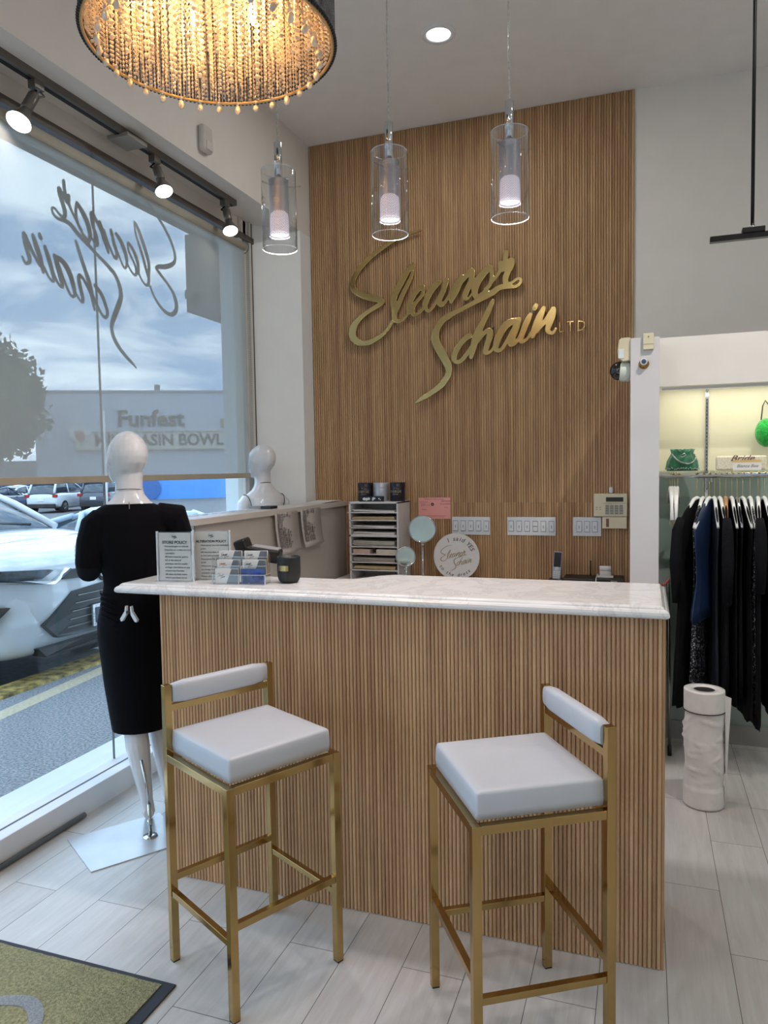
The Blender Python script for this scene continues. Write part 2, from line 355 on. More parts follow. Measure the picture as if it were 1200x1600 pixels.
def floor_mat():
    m = bpy.data.materials.new('whitewashed_plank_tile'); m.use_nodes = True
    n, l = m.node_tree.nodes, m.node_tree.links; b = n['Principled BSDF']
    g = n.new('ShaderNodeNewGeometry'); sp = n.new('ShaderNodeSeparateXYZ'); l.new(g.outputs['Position'], sp.inputs[0])
    def M(op, a, b_=None, c=None):
        q = n.new('ShaderNodeMath'); q.operation = op
        for i, x in enumerate((a, b_, c)):
            if x is None: continue
            if isinstance(x, (int, float)): q.inputs[i].default_value = x
            else: l.new(x, q.inputs[i])
        return q.outputs[0]
    pw, pl = 0.1842, 0.712
    u = M('DIVIDE', M('SUBTRACT', sp.outputs['X'], 0.0645), pw); iu = M('FLOOR', u); fu = M('FRACT', u)
    par = M('MODULO', M('ABSOLUTE', iu), 2.0)
    v = M('DIVIDE', M('SUBTRACT', M('SUBTRACT', sp.outputs['Y'], 1.993 - 0.712*6), M('MULTIPLY', par, 0.361)), pl); iv = M('FLOOR', v); fv = M('FRACT', v)
    eu = M('MULTIPLY', M('MINIMUM', fu, M('SUBTRACT', 1.0, fu)), pw)
    ev = M('MULTIPLY', M('MINIMUM', fv, M('SUBTRACT', 1.0, fv)), pl)
    e = M('MINIMUM', eu, ev)
    joint = M('LESS_THAN', e, 0.0011)
    wn_ = n.new('ShaderNodeTexWhiteNoise'); wn_.noise_dimensions = '2D'
    cb = n.new('ShaderNodeCombineXYZ'); l.new(iu, cb.inputs[0]); l.new(iv, cb.inputs[1]); l.new(cb.outputs[0], wn_.inputs['Vector'])
    cg = n.new('ShaderNodeCombineXYZ')
    l.new(M('ADD', M('MULTIPLY', sp.outputs['X'], 26.0), M('MULTIPLY', wn_.outputs['Value'], 40.0)), cg.inputs[0]); l.new(M('MULTIPLY', sp.outputs['Y'], 2.2), cg.inputs[1])
    no = n.new('ShaderNodeTexNoise'); no.inputs['Scale'].default_value = 1.6; no.inputs['Detail'].default_value = 7; no.inputs['Roughness'].default_value = 0.65; no.inputs['Distortion'].default_value = 0.5
    l.new(cg.outputs[0], no.inputs['Vector'])
    r = n.new('ShaderNodeValToRGB'); r.color_ramp.elements[0].position = 0.3; r.color_ramp.elements[0].color = rgb(186, 182, 178)
    r.color_ramp.elements[1].position = 0.7; r.color_ramp.elements[1].color = rgb(206, 204, 202)
    s = M('ADD', M('MULTIPLY', no.outputs['Fac'], 0.85), M('MULTIPLY', wn_.outputs['Value'], 0.18)); l.new(s, r.inputs['Fac'])
    mx = n.new('ShaderNodeMix'); mx.data_type = 'RGBA'; l.new(joint, mx.inputs['Factor']); l.new(r.outputs['Color'], mx.inputs['A']); mx.inputs['B'].default_value = rgb(95, 88, 84)
    l.new(mx.outputs['Result'], b.inputs['Base Color']); b.inputs['Roughness'].default_value = 0.38
    bp = n.new('ShaderNodeBump'); bp.inputs['Strength'].default_value = 0.12; bp.inputs['Distance'].default_value = 0.003; l.new(no.outputs['Fac'], bp.inputs['Height']); l.new(bp.outputs[0], b.inputs['Normal'])
    return m
FLOOR = floor_mat()

def marble():
    m = bpy.data.materials.new('white_quartz'); m.use_nodes = True
    n, l = m.node_tree.nodes, m.node_tree.links; b = n['Principled BSDF']
    t = n.new('ShaderNodeTexCoord'); no = n.new('ShaderNodeTexNoise'); no.inputs['Scale'].default_value = 5; no.inputs['Detail'].default_value = 10; no.inputs['Distortion'].default_value = 2.2; no.inputs['Roughness'].default_value = 0.7
    l.new(t.outputs['Object'], no.inputs['Vector'])
    r = n.new('ShaderNodeValToRGB'); e = r.color_ramp.elements; e[0].position = 0.40; e[0].color = rgb(224, 223, 221); e[1].position = 0.56; e[1].color = rgb(226, 225, 223)
    k = e.new(0.475); k.color = rgb(210, 208, 206); k = e.new(0.50); k.color = rgb(228, 227, 225)
    l.new(no.outputs['Fac'], r.inputs['Fac']); l.new(r.outputs['Color'], b.inputs['Base Color']); b.inputs['Roughness'].default_value = 0.12
    return m
QUARTZ = marble()

def shade_mat():
    m = bpy.data.materials.new('solar_screen_fabric'); m.use_nodes = True
    n, l = m.node_tree.nodes, m.node_tree.links; n.remove(n['Principled BSDF'])
    tr = n.new('ShaderNodeBsdfTransparent'); tr.inputs[0].default_value = (1, 1, 1, 1)
    df = n.new('ShaderNodeBsdfDiffuse'); df.inputs[0].default_value = (0.50, 0.48, 0.43, 1)
    tl = n.new('ShaderNodeBsdfTranslucent'); tl.inputs[0].default_value = (0.36, 0.36, 0.33, 1)
    g = n.new('ShaderNodeNewGeometry'); wv = n.new('ShaderNodeTexWave'); wv.wave_type = 'BANDS'; wv.bands_direction = 'Y'; wv.inputs['Scale'].default_value = 90
    wv.inputs['Distortion'].default_value = 0.3; l.new(g.outputs['Position'], wv.inputs['Vector'])
    ma = n.new('ShaderNodeMath'); ma.operation = 'MULTIPLY_ADD'; ma.inputs[1].default_value = 0.05; ma.inputs[2].default_value = 0.50; l.new(wv.outputs['Fac'], ma.inputs[0])
    a = n.new('ShaderNodeMixShader'); a.inputs[0].default_value = 0.5; l.new(df.outputs[0], a.inputs[1]); l.new(tl.outputs[0], a.inputs[2])
    c = n.new('ShaderNodeMixShader'); l.new(ma.outputs[0], c.inputs[0]); l.new(tr.outputs[0], c.inputs[1]); l.new(a.outputs[0], c.inputs[2]); l.new(c.outputs[0], n['Material Output'].inputs[0])
    return m
SHADE = shade_mat()

# ------------------------------------------------------------------ the room
struct('floor', MB().bb(-2.285, 3.6, -3.5, 4.66, -0.06, 0.0), FLOOR)
struct('ceiling', MB().bb(-2.145, 3.6, -3.5, 4.9, 3.65, 3.75), CEIL)
struct('wall_back', MB().bb(-2.5, 3.6, 4.66, 4.8, -0.05, 3.65), WALL)
struct('wall_right', MB().bb(3.6, 3.7, -3.5, 4.8, -0.05, 3.65), WALL)
struct('wall_front', MB().bb(-2.6, 3.6, -3.6, -3.5, -0.05, 3.75), WALL)
# deep soffit over the shop window
struct('wall_soffit', MB().bb(-2.6, -2.145, -3.5, 4.9, 3.05, 3.75), WALL)
jm = MB(); jm.prism([(-2.395, 4.262), (-2.145, 4.49), (-2.145, 4.66), (-2.62, 4.66), (-2.62, 4.262)], -0.05, 3.05)
struct('wall_jamb', jm, mat('window_lit_jamb_paint', (236, 240, 240), 0.6, vary=0.015))  # wall paint made lighter and bluer here, window light put into the colour
sl = MB(); sl.bb(-2.42, -2.275, -3.5, 4.26, -0.05, 0.105); sl.bb(-2.62, -2.42, -3.5, 4.26, -0.3, 0.085)
struct('trim_1', sl, WHITE, 0.003)
struct('trim_2', MB().bb(-2.345, -2.338, -3.5, 4.26, 0.104, 0.1075), mat('sill_channel', (110, 114, 120), 0.5))
# fluted oak feature wall
def flutes(x0, pitch, n, ybase, depth, z0, z1, seg=6):
    mb = MB(); P = []; g = pitch * 0.07
    for i in range(n):
        xa = x0 + i * pitch
        P.append((xa, ybase)); P.append((xa + g*0.9, ybase))
        for k in range(seg + 1):
            a = PI * k / seg
            P.append((xa + g + (pitch - 2*g) * (0.5 - 0.5 * math.cos(a)), ybase - depth * (0.25 + 0.75 * math.sin(a))))
        P.append((xa + pitch - g*0.9, ybase))
    P.append((x0 + n * pitch, ybase))
    N = len(P)
    vs = [(x, y, z0) for x, y in P] + [(x, y, z1) for x, y in P]
    mb.add(vs, [(i, i + 1, N + i + 1, N + i) for i in range(N - 1)])
    mb.add([(x0, ybase, z0), (x0 + n*pitch, ybase, z0), (x0 + n*pitch, ybase+0.004, z0), (x0, ybase+0.004, z0), (x0, ybase, z1), (x0 + n*pitch, ybase, z1), (x0 + n*pitch, ybase+0.004, z1), (x0, ybase+0.004, z1)],
           [(0, 1, 2, 3), (4, 7, 6, 5), (3, 2, 6, 7)])
    return mb
fw_ = flutes(-2.142, 0.01551, 134, 4.6525, 0.0085, 0.0, 3.648, 8)
struct('wall_oak', fw_, FL_W, fix=False)
struct('trim_3', MB().bb(-2.142, -0.066, 4.6478, 4.6492, 1.2525, 1.2535), mat('panel_seam', (90, 62, 42), 0.7))

# window frame and glass
WF = mat('window_frame_white', (206, 204, 196), 0.4, vary=0.02)
win = MB()
win.bb(-2.43, -2.375, 4.10, 4.135, 0.105, 3.05); win.bb(-2.44, -2.385, 4.165, 4.20, 0.105, 3.05); win.bb(-2.44, -2.37, 4.215, 4.24, 0.105, 3.05)

wf = struct('window_1', win, WF, 0.002)
hb = MB(); hb.bb(-2.40, -2.362, -3.5, 4.26, 2.922, 2.956)
struct('trim_8', MB().bb(-2.62, -2.385, -3.5, 4.262, 2.956, 3.05), WALL)
part('header_rail', hb, mat('window_header_bronze', (92, 84, 78), 0.5), wf)
part('gasket', MB().bb(-2.42, -2.374, 4.243, 4.259, 0.105, 3.05), BLACK, wf)
gl1 = MB(); gl1.bb(-2.404, -2.398, 2.838, 4.10, 0.09, 2.935)
gl2 = MB(); gl2.bb(-2.404, -2.398, -3.5, 2.832, 0.09, 2.935)
part('pane', gl1, PANE, wf); part('pane', gl2, PANE, wf)
part('glass_joint', MB().bb(-2.405, -2.397, 2.832, 2.838, 0.09, 2.92), mat('silicone_joint', (130, 130, 132), 0.5), wf)
struct('trim_4', MB().bb(-2.45, -2.36, 3.6, 4.2, 0.0, 0.01), WHITE)
def logo(mb, M, z0, z1, wf, fn=None, what='ES', sub=5):
    if 'E' in what:
        for i, s in enumerate(ELEANOR): ribbon(mb, s, M, z0, z1 + i*0.00012, wf, fn, sub)
    if 'S' in what:
        for i, s in enumerate(SCHAIN): ribbon(mb, s, M, z0, z1 + i*0.00012, wf, fn, sub)
    return mb
# mirrored lettering on the window, read from the street
dec = MB()
DM = YZ(-2.397, 0, 0)
dfn = lambda x, z: (-0.793*x + 0.023*z + 1.942, 0.036*x + 0.819*z + 0.491)
logo(dec, DM, 0.0, 0.0012, 0.58, dfn)
DT = mat('frosted_vinyl', (150, 156, 162), 0.6, vary=0.02)
o = part('window_lettering', dec, DT, fix=False)
tag(o, 'large grey mirrored script lettering reading Eleanor Schain on the shop window glass', 'lettering')
lt = text('LTD', 0.115, YZ(-2.397, 2.15, 2.385) @ Matrix.Diagonal((-1, 1, 1, 1)), ext=0.0005)
part('small_letters', lt, DT, o)

# roller shade
rs = thing('roller_shade', 'translucent solar screen roller shade pulled halfway down over the shop window', 'shade', (-2.33, 2.5, 1.44))
part('fabric', MB().bb(-2.331, -2.329, -1.2, 4.075, 1.46, 2.855), SHADE, rs)
part('roller', MB().cyl((-2.345, -1.2, 2.857), (-2.345, 4.09, 2.857), 0.028, 20), mat('rolled_fabric', (190, 186, 172), 0.7), rs)
part('hem_bar', MB().bb(-2.337, -2.323, -1.2, 4.078, 1.434, 1.464), mat('taupe_hem', (170, 158, 138), 0.6), rs, bevel=0.002)
bc = MB()
for i in range(22):
    a = -PI * 0.1 + PI * 1.25 * i / 21
    bc.sph((-2.345 + 0.036*math.cos(a-1.2), 4.10, 2.857 + 0.036*math.sin(a-1.2)), 0.0045, 6, 4)
for i in range(110): bc.sph((-2.315, 4.10, 2.82 - i*0.0125), 0.003, 6, 4)
part('bead_chain', bc, STEEL, rs)

# ------------------------------------------------------------------ low wall, desk, counter
lw = thing('low_partition', 'greige half-height partition wall with a flat ledge running back beside the window', 'partition', (-2.02, 3.7, 0))
part('panel', MB().bb(-2.07, -1.925, 2.87, 4.645, 0, 1.232), GREIGE, lw)
part('ledge', MB().bb(-2.115, -1.905, 2.83, 4.645, 1.232, 1.262), mat('ledge_laminate', (196, 188, 178), 0.3, vary=0.02), lw, bevel=0.002)
part('end_panel', MB().bb(-2.06, -1.935, 2.862, 2.871, 0, 1.23), WHITE, lw)
part('edge_strip', MB().bb(-2.074, -2.058, 2.86, 2.872, 0, 1.23), mat('aqua_glass_edge', (150, 190, 186), 0.2), lw)

ct = thing('reception_counter', 'reception counter clad in vertical oak flutes', 'counter', (-0.8, 2.4, 0))
part('body', MB().bb(-1.644, 0.050, 2.218, 2.60, 0, 1.04), OAKSIDE, ct)
part('fluted_front', flutes(-1.648, 0.01267, 134, 2.2175, 0.0080, 0.002, 1.04, 8), FL_C, ct, fix=False)
part('end_strip', MB().bb(0.050, 0.058, 2.214, 2.30, 0, 1.04), OAKSIDE, ct)
def slab_outline(ins):
    pts = [(-1.81+ins, 2.168+ins), (0.068-ins, 2.168+ins), (0.068-ins, 2.635-ins), (-0.885, 2.635-ins), (-0.93, 2.60-ins), (-0.99, 2.505-ins), (-1.06, 2.485-ins), (-1.81+ins, 2.485-ins)]
    return pts
def slab(mb, levels):
    R = []
    for ins, z in levels: R.append([(x, y, z) for x, y in slab_outline(ins)])
    mb.rings(R, True, None, False)
sb = MB(); slab(sb, [(0.008, 1.041), (0.001, 1.045), (0.0, 1.052), (0.002, 1.059), (0.007, 1.064), (0.013, 1.066), (0.015, 1.0705), (0.020, 1.0745), (0.026, 1.0755)])
top = part('worktop', sb, QUARTZ)
tag(top, 'white quartz countertop with rounded edge on the fluted oak counter', 'countertop')
d = top.modifiers.new('b', 'BEVEL'); d.width = 0.002; d.segments = 2; d.limit_method = 'ANGLE'
wd = thing('work_desk', 'low white desk running behind the counter under the oak wall', 'desk', (-1.0, 4.3, 0))
part('desk_top', MB().bb(-1.90, -0.07, 4.05, 4.64, 0.735, 0.765), WHITE, wd)
part('side_wing', MB().bb(-1.92, -1.35, 2.66, 4.05, 0.735, 0.765), WHITE, wd)
part('cabinet', MB().bb(-1.9, -0.1, 4.12, 4.62, 0.0, 0.735), WHITE, wd)
part('wing_panel', MB().bb(-1.4, -1.38, 2.7, 4.1, 0.0, 0.735), WHITE, wd)

# ------------------------------------------------------------------ script sign on the oak wall
sg = thing('wall_sign', 'large gold script sign reading Eleanor Schain LTD on the oak wall', 'sign', (-1.1, 4.645, 1.9))
SM = XZ(0, 4.622, 0)
for nm_, w_ in (('upper_word', 'E'), ('lower_word', 'S')):
    o_ = part(nm_, logo(MB(), SM, 0, 0.012, 1.0, None, w_, 7), SIGNGOLD, sg)
    d_ = o_.modifiers.new('r', 'REMESH'); d_.mode = 'VOXEL'; d_.voxel_size = 0.0026; d_.use_smooth_shade = False
part('small_letters', text('L T D', 0.092, XZ(-0.418, 4.628, 2.312) @ Matrix.Diagonal((0.72, 1, 1, 1)), ext=0.005), GOLD, sg)
for x, z in ((-1.62, 2.56), (-1.83, 2.68), (-1.80, 2.32), (-1.55, 2.42), (-1.2, 2.6), (-0.85, 2.72), (-1.3, 2.3), (-1.18, 2.0), (-0.9, 2.35), (-0.65, 2.42)):
    part('standoff', MB().cyl((x, 4.622, z), (x, 4.65, z), 0.006, 8), STEEL, sg)

# ------------------------------------------------------------------ bar stools
def stool(name, label, group):
    t = thing(name, label, 'stool', (0, 0, 0), 0, group)
    hw, hd, s = 0.178, 0.172, 0.0115          # half width (along back), half depth; local +x = front
    for sx, sy in ((1, -1), (1, 1), (-1, -1), (-1, 1)):
        h = 0.64 if sx > 0 else 0.845
        x, y = sx*hd, sy*hw
        lg = part('leg', MB().bb(x-s, x+s, y-s, y+s, 0.004, h), GOLD, t, local=True, bevel=0.0012)
        part('foot_pad', MB().bb(x-s+.001, x+s-.001, y-s+.001, y+s-.001, 0.0, 0.006), BLACK, lg, local=True)
    f = MB()
    for sy in (1, -1): f.bb(-hd+s, hd-s, sy*hw-s*.9, sy*hw+s*.9, 0.618, 0.64)
    for sx in (1, -1): f.bb(sx*hd-s*.9, sx*hd+s*.9, -hw+s, hw-s, 0.618, 0.64)
    part('seat_frame', f, GOLD, t, local=True, bevel=0.0012)
    for sy in (1, -1): part('stretcher', MB().bb(-hd+s, hd-s, sy*hw-.009, sy*hw+.009, 0.205, 0.223), GOLD, t, local=True, bevel=0.001)
    for sx in (1, -1): part('foot_rail', MB().bb(sx*hd-.009, sx*hd+.009, -hw+s, hw-s, 0.248, 0.268), GOLD, t, local=True, bevel=0.001)
    c = MB(); R = []
    for z, ins in ((0.642, 0.008), (0.645, 0.001), (0.665, -0.001), (0.69, 0.0), (0.704, 0.001), (0.709, 0.004), (0.7115, 0.010), (0.7125, 0.03)):
        a, b = hd - s - 0.001 - ins + 0.006, hw - s - 0.001 - ins + 0.004
        r = 0.007
        ring = []
        for cx, cy, a0 in ((a-r, b-r, 0), (-a+r, b-r, PI/2), (-a+r, -b+r, PI), (a-r, -b+r, 3*PI/2)):
            for k in range(5): ring.append((cx + r*math.cos(a0+PI/8*k), cy + r*math.sin(a0+PI/8*k), z))
        # denser straight edges keep the top slightly domed
        R.append(ring)
    c.rings(R); 
    cu = part('cushion', c, LEATHER, t, local=True)
    for sy in (-1, 1): part('seam', MB().tube([(hd-s+0.0035, sy*(hw-s-0.006), z) for z in (0.645, 0.67, 0.70)], 0.0016, 6), mat('leather_seam', (190, 192, 196), 0.5) if 'leather_seam' not in MATS else MATS['leather_seam'], cu, local=True)
    part('back_rail', MB().bb(-hd-.009, -hd+.009, -hw+s, hw-s, 0.765, 0.785), GOLD, t, local=True, bevel=0.001)
    bk = MB(); R = []
    for i in range(9):
        y = -hw + s + 0.002 + (2*hw - 2*s - 0.004) * i / 8
        k = 0.82 if i in (0, 8) else 1.0
        ring = []
        for j in range(14):
            a = 2*PI*j/14
            ca, sa = math.cos(a), math.sin(a)
            ring.append((-hd + 0.002 + 0.019*k*abs(ca)**.5*(1 if ca > 0 else -1), y, 0.818 + 0.032*k*abs(sa)**.5*(1 if sa > 0 else -1)))
        R.append(ring)
    bk.rings(R); part('back_pad', bk, LEATHER, t, local=True)
    return t
st1 = stool('bar_stool', 'gold bar stool with white seat, the left one, its back to the window', 'bar stools at the counter')
a1 = math.atan2(-0.164, 0.306)
st1.location = (-1.099, 1.886, 0); st1.rotation_euler = (0, 0, a1)
st2 = dup(st1, (-0.318, 1.886, 0), math.atan2(-0.187, -0.300), 'gold bar stool with white seat, the right one, its back to the closet side')

# ------------------------------------------------------------------ ceiling lights, track lights, pendants, chandelier
LENS = mat('lamp_lens', (255, 252, 246), 0.4, emit=(1, 0.97, 0.93), es=9.0)
def downlight(x, y, label, watts=CEIL_W, group='recessed ceiling lights'):
    t = thing('recessed_light', label, 'ceiling light', (x, y, 3.65), 0, group)
    part('trim_ring', MB().lathe([(0.060, 3.646), (0.062, 3.641), (0.086, 3.643), (0.088, 3.65)], 32, Matrix.Translation((x, y, 0)), False), WHITE, t)
    part('diffuser', MB().lathe([(0.061, 3.6475), (0.061, 3.6465)], 32, Matrix.Translation((x, y, 0))), LENS, t)
    area('lamp', (x, y, 3.640), watts, 0.11, WARM, parent=t)
    return t
downlight(-0.983, 3.711, 'round recessed light glowing white in the ceiling beside the pendants')
for x, y, w_ in ((-1.2, -0.1, 'overhead, nearest the window'), (1.5, 1.5, 'overhead, to the right of the stools'), (-0.9, -1.4, 'behind the photographer on the window side'), (0.9, -1.2, 'behind the photographer away from the window'), (2.6, 1.4, 'far right of the stools'), (2.6, -1.0, 'in the far right rear corner')):
    downlight(x, y, 'round recessed ceiling light ' + w_)
spt = downlight(0.75, 2.5, 'adjustable recessed spotlight in the ceiling aimed at the clothes closet', CEIL_W * 0.3)
_l = bpy.data.lights.new('closet_spot', 'SPOT'); _l.energy = 120; _l.color = (1, .95, .86); _l.spot_size = math.radians(46); _l.spot_blend = .5; _l.shadow_soft_size = .03
_o = bpy.data.objects.new('closet_spot', _l); SC.collection.objects.link(_o); _o.parent = spt; _o.location = (0, 0, -.02); _o.rotation_euler = (Vector((.55, 4.0, 1.5)) - Vector((.75, 2.5, 3.63))).to_track_quat('-Z', 'Y').to_euler()

tr = thing('track_rail', 'grey lighting track on the soffit above the window', 'light track', (-2.265, 1.0, 3.02))
part('rail', MB().bb(-2.285, -2.245, -2.0, 3.86, 3.018, 3.05), PEWTER, tr)
part('slot', MB().bb(-2.280, -2.262, -2.0, 3.85, 3.0160, 3.019), BLACK, tr)
part('feed_box', MB().bb(-2.33, -2.215, 2.86, 3.00, 3.004, 3.022), mat('feed_box_grey', (150, 146, 138), 0.5), tr, bevel=0.002)
def track_lamp(y, tip, label, r=0.047, L=0.085):
    t = thing('track_spotlight', label, 'spotlight', (-2.265, y, 3.018), 0, 'track spotlights above the window')
    part('adapter', MB().bb(-2.283, -2.247, y-0.03, y+0.02, 2.985, 3.019), PEWTER, t, bevel=0.002)
    tip = Vector(tip); top_ = Vector((-2.265 + (tip.x+2.265)*0.2, y + (tip.y-y)*0.2, 2.955)); ax = (tip - top_).normalized(); q = ax.to_track_quat('Z', 'Y').to_matrix().to_4x4()
    M_ = Matrix.Translation(top_) @ q; D = (tip - top_).length
    part('yoke', MB().tube([(-2.265, y, 2.99), (-2.28, y-0.02, 2.965), tuple(top_ + ax*0.01)], 0.005, 8), BLACKM, t)
    part('yoke', MB().tube([(-2.265, y+.01, 2.99), (-2.25, y+0.02, 2.97), tuple(top_ + ax*0.02)], 0.004, 8), PEWTER, t)
    part('socket', MB().lathe([(0.018, -0.01), (0.022, 0), (0.022, D-L+0.004), (0.017, D-L+0.01)], 20, M_), PEWTER, t)
    part('bulb', MB().lathe([(0.015, D-L), (0.018, D-L+0.012), (0.027, D-L*0.6), (0.04, D-L*0.25), (r, D-0.01), (r, D-0.002)], 28, M_, False), STEEL, t)
    part('bulb_face', MB().lathe([(0.001, D+0.003), (r*.6, D+0.001), (r-0.001, D-0.003)], 28, M_, False), LENS, t)
    area('lamp', tuple(tip + ax*0.012), 0.35, 0.07, (1, 0.95, 0.9), aim=tuple(ax), parent=t)
track_lamp(2.38, (-2.262, 2.275, 2.818), 'track spotlight nearest the viewer, tilted toward the shade, large glowing face')
track_lamp(3.126, (-2.190, 3.085, 2.825), 'middle of the three track spotlights, beside the feed box on the rail', 0.042)
track_lamp(3.766, (-2.205, 3.715, 2.825), 'track spotlight at the far end of the rail next to the corner', 0.042)

# pendants
def mesh_mat(name, col, hole, em=0.0):
    m = bpy.data.materials.new(name); m.use_nodes = True
    n, l = m.node_tree.nodes, m.node_tree.links; b = n['Principled BSDF']
    b.inputs['Base Color'].default_value = rgb(*col); b.inputs['Metallic'].default_value = 0.3; b.inputs['Roughness'].default_value = 0.4
    t = n.new('ShaderNodeTexCoord'); sp = n.new('ShaderNodeSeparateXYZ'); l.new(t.outputs['Object'], sp.inputs[0])
    at = n.new('ShaderNodeMath'); at.operation = 'ARCTAN2'; l.new(sp.outputs['Y'], at.inputs[0]); l.new(sp.outputs['X'], at.inputs[1])
    def M(op, a, b_=None):
        q = n.new('ShaderNodeMath'); q.operation = op
        for i, x in enumerate((a, b_)):
            if x is None: continue
            if isinstance(x, (int, float)): q.inputs[i].default_value = x
            else: l.new(x, q.inputs[i])
        return q.outputs[0]
    s1 = M('SINE', M('MULTIPLY', at.outputs[0], 30.0)); s2 = M('SINE', M('MULTIPLY', sp.outputs['Z'], 2*PI/0.0052))
    k = M('GREATER_THAN', M('MULTIPLY', s1, s2), hole)
    tr_ = n.new('ShaderNodeBsdfTransparent'); mx = n.new('ShaderNodeMixShader'); l.new(k, mx.inputs[0]); l.new(b.outputs[0], mx.inputs[1]); l.new(tr_.outputs[0], mx.inputs[2]); l.new(mx.outputs[0], n['Material Output'].inputs[0])
    return m
PERF = mesh_mat('perforated_steel', (168, 170, 176), 0.30)
BULBW = mat('pendant_bulb', (255, 240, 250), 0.4, emit=(0.95, 0.84, 0.95), es=0.9)
BULBF = mat('pendant_bulb_face', (255, 240, 250), 0.4, emit=(1.0, 0.93, 0.97), es=1.6)
CORD = mat('clear_twisted_cord', (190, 188, 184), 0.3, vary=0.2, scale=300)
def pendant(x, y, z0, label):
    T = Matrix.Translation((x, y, z0))
    t = thing('pendant_light', label, 'pendant light', (x, y, z0), 0, 'glass cylinder pendant lights over the counter')
    H = 0.268
    part('glass_cylinder', MB().lathe([(0.0588, 0.0), (0.060, 0.0), (0.060, H), (0.0588, H)], 40, T, False), LAMPGLASS, t)
    for z in (0.0, H): part('glass_rim', MB().tube([(x+0.0594*math.cos(2*PI*k/40), y+0.0594*math.sin(2*PI*k/40), z0+z) for k in range(40)], 0.0011, 6, close=True), mat('glass_edge', (205, 212, 216), 0.2) if 'glass_edge' not in MATS else MATS['glass_edge'], t)
    part('perforated_sleeve', MB().lathe([(0.0345, 0.045), (0.0345, 0.235)], 40, T, False), PERF, t)
    part('sleeve_cap', MB().lathe([(0.012, 0.238), (0.0345, 0.235), (0.0345, 0.232), (0.012, 0.232)], 32, T), STEEL, t)
    part('stem', MB().lathe([(0.0135, 0.225), (0.0135, 0.362), (0.010, 0.365)], 20, T), CHROME, t)
    part('bulb', MB().lathe([(0.022, 0.128), (0.030, 0.12), (0.032, 0.10), (0.032, 0.055)], 28, T, False), BULBW, t)
    part('bulb_face', MB().lathe([(0.001, 0.0505), (0.030, 0.0505), (0.0335, 0.054)], 32, T, False), BULBF, t)
    for a in (0.2, 0.2 + 2*PI/3, 0.2 + 4*PI/3): part('glass_pin', MB().cyl((x+0.034*math.cos(a), y+0.034*math.sin(a), z0+0.21), (x+0.078*math.cos(a), y+0.078*math.sin(a), z0+0.21), 0.0025, 8), LAMPGLASS, t)
    cd = MB()
    for ph in (0, PI):
        cd.tube([(x+0.0022*math.cos(ph+k*0.9), y+0.0022*math.sin(ph+k*0.9), z0+0.362+k*0.0105) for k in range(int((3.642-z0-0.362)/0.0105)+1)], 0.0019, 5)
    part('cord', cd, CORD, t)
    part('ceiling_cap', MB().lathe([(0.045, 3.65), (0.045, 3.635), (0.01, 3.632)], 28, Matrix.Translation((x, y, 0))), CHROME, t)
    area('lamp', (x, y, z0+0.047), 5.0, 0.055, (1.0, 0.92, 0.95), parent=t)
pendant(-1.201, 2.352, 2.242, 'glass cylinder pendant light hanging nearest the window, left of the three')
pendant(-0.795, 2.352, 2.243, 'middle glass cylinder pendant light, hanging over the gold script sign')
pendant(-0.408, 2.402, 2.264, 'right glass cylinder pendant light, hanging highest and farthest from the window')

# chandelier
cx, cy, cz, cr = -1.084, 1.755, 2.600, 0.324
ch = thing('chandelier', 'round crystal drum chandelier glowing amber with bead strands and hanging drops', 'chandelier', (cx, cy, cz))
BEAD = mat('lamp_lit_crystal', (226, 214, 196), 0.12, 0.25, vary=0.3, scale=60, spec=0.9)
BEADD = mat('smoked_bead', (120, 116, 118), 0.2, 0.7, vary=0.3, scale=60)
def hoop(r, z, tr_, m, name, n=96):
    part(name, MB().tube([(cx+r*math.cos(2*PI*k/n), cy+r*math.sin(2*PI*k/n), z) for k in range(n)], tr_, 8, close=True), m, ch)
hoop(cr-0.004, cz+0.002, 0.0045, mat('gilt_rim', (214, 176, 120), 0.3, 0.6), 'inner_rim')
hoop(cr, cz+0.34, 0.005, BEADD, 'upper_rim')
bd = MB()
for k in range(170):
    a = 2*PI*k/170
    bd.sph((cx+(cr+0.003)*math.cos(a), cy+(cr+0.003)*math.sin(a), cz+0.003), 0.0055, 6, 4)
part('bead_trim', bd, mat('black_bead', (30, 28, 30), 0.3, 0.3), ch)
out = MB()
for k in range(230):
    a = 2*PI*k/230; x, y = cx+(cr-0.001)*math.cos(a), cy+(cr-0.001)*math.sin(a)
    out.cyl((x, y, cz+0.006), (x, y, cz+0.34), 0.0030, 5)
    for j in range(16): out.octa((x, y, cz+0.02+j*0.02), 0.0052, 0.008)
tag(part('outer_strands', out, BEADD, ch), None, None, kind='stuff')
inn = MB()
for R_, n_, zb in ((0.312, 150, .004), (0.296, 80, .012), (0.262, 60, .02), (0.225, 50, .02), (0.185, 42, .03), (0.14, 30, .03), (0.09, 20, .03), (0.04, 9, .03)):
    for k in range(n_):
        a = 2*PI*(k+random.random()*0.3)/n_; x, y = cx+R_*math.cos(a), cy+R_*math.sin(a); z = cz+zb+random.random()*0.012
        big = R_ < 0.29 and k % 3 == 0
        h = 0.0085 if big else 0.0055
        while z < cz+0.325:
            inn.octa((x, y, z), 0.0085 if big else 0.0045, h); z += 2*h*1.08
tag(part('crystal_strands', inn, BEAD, ch), None, None, kind='stuff')
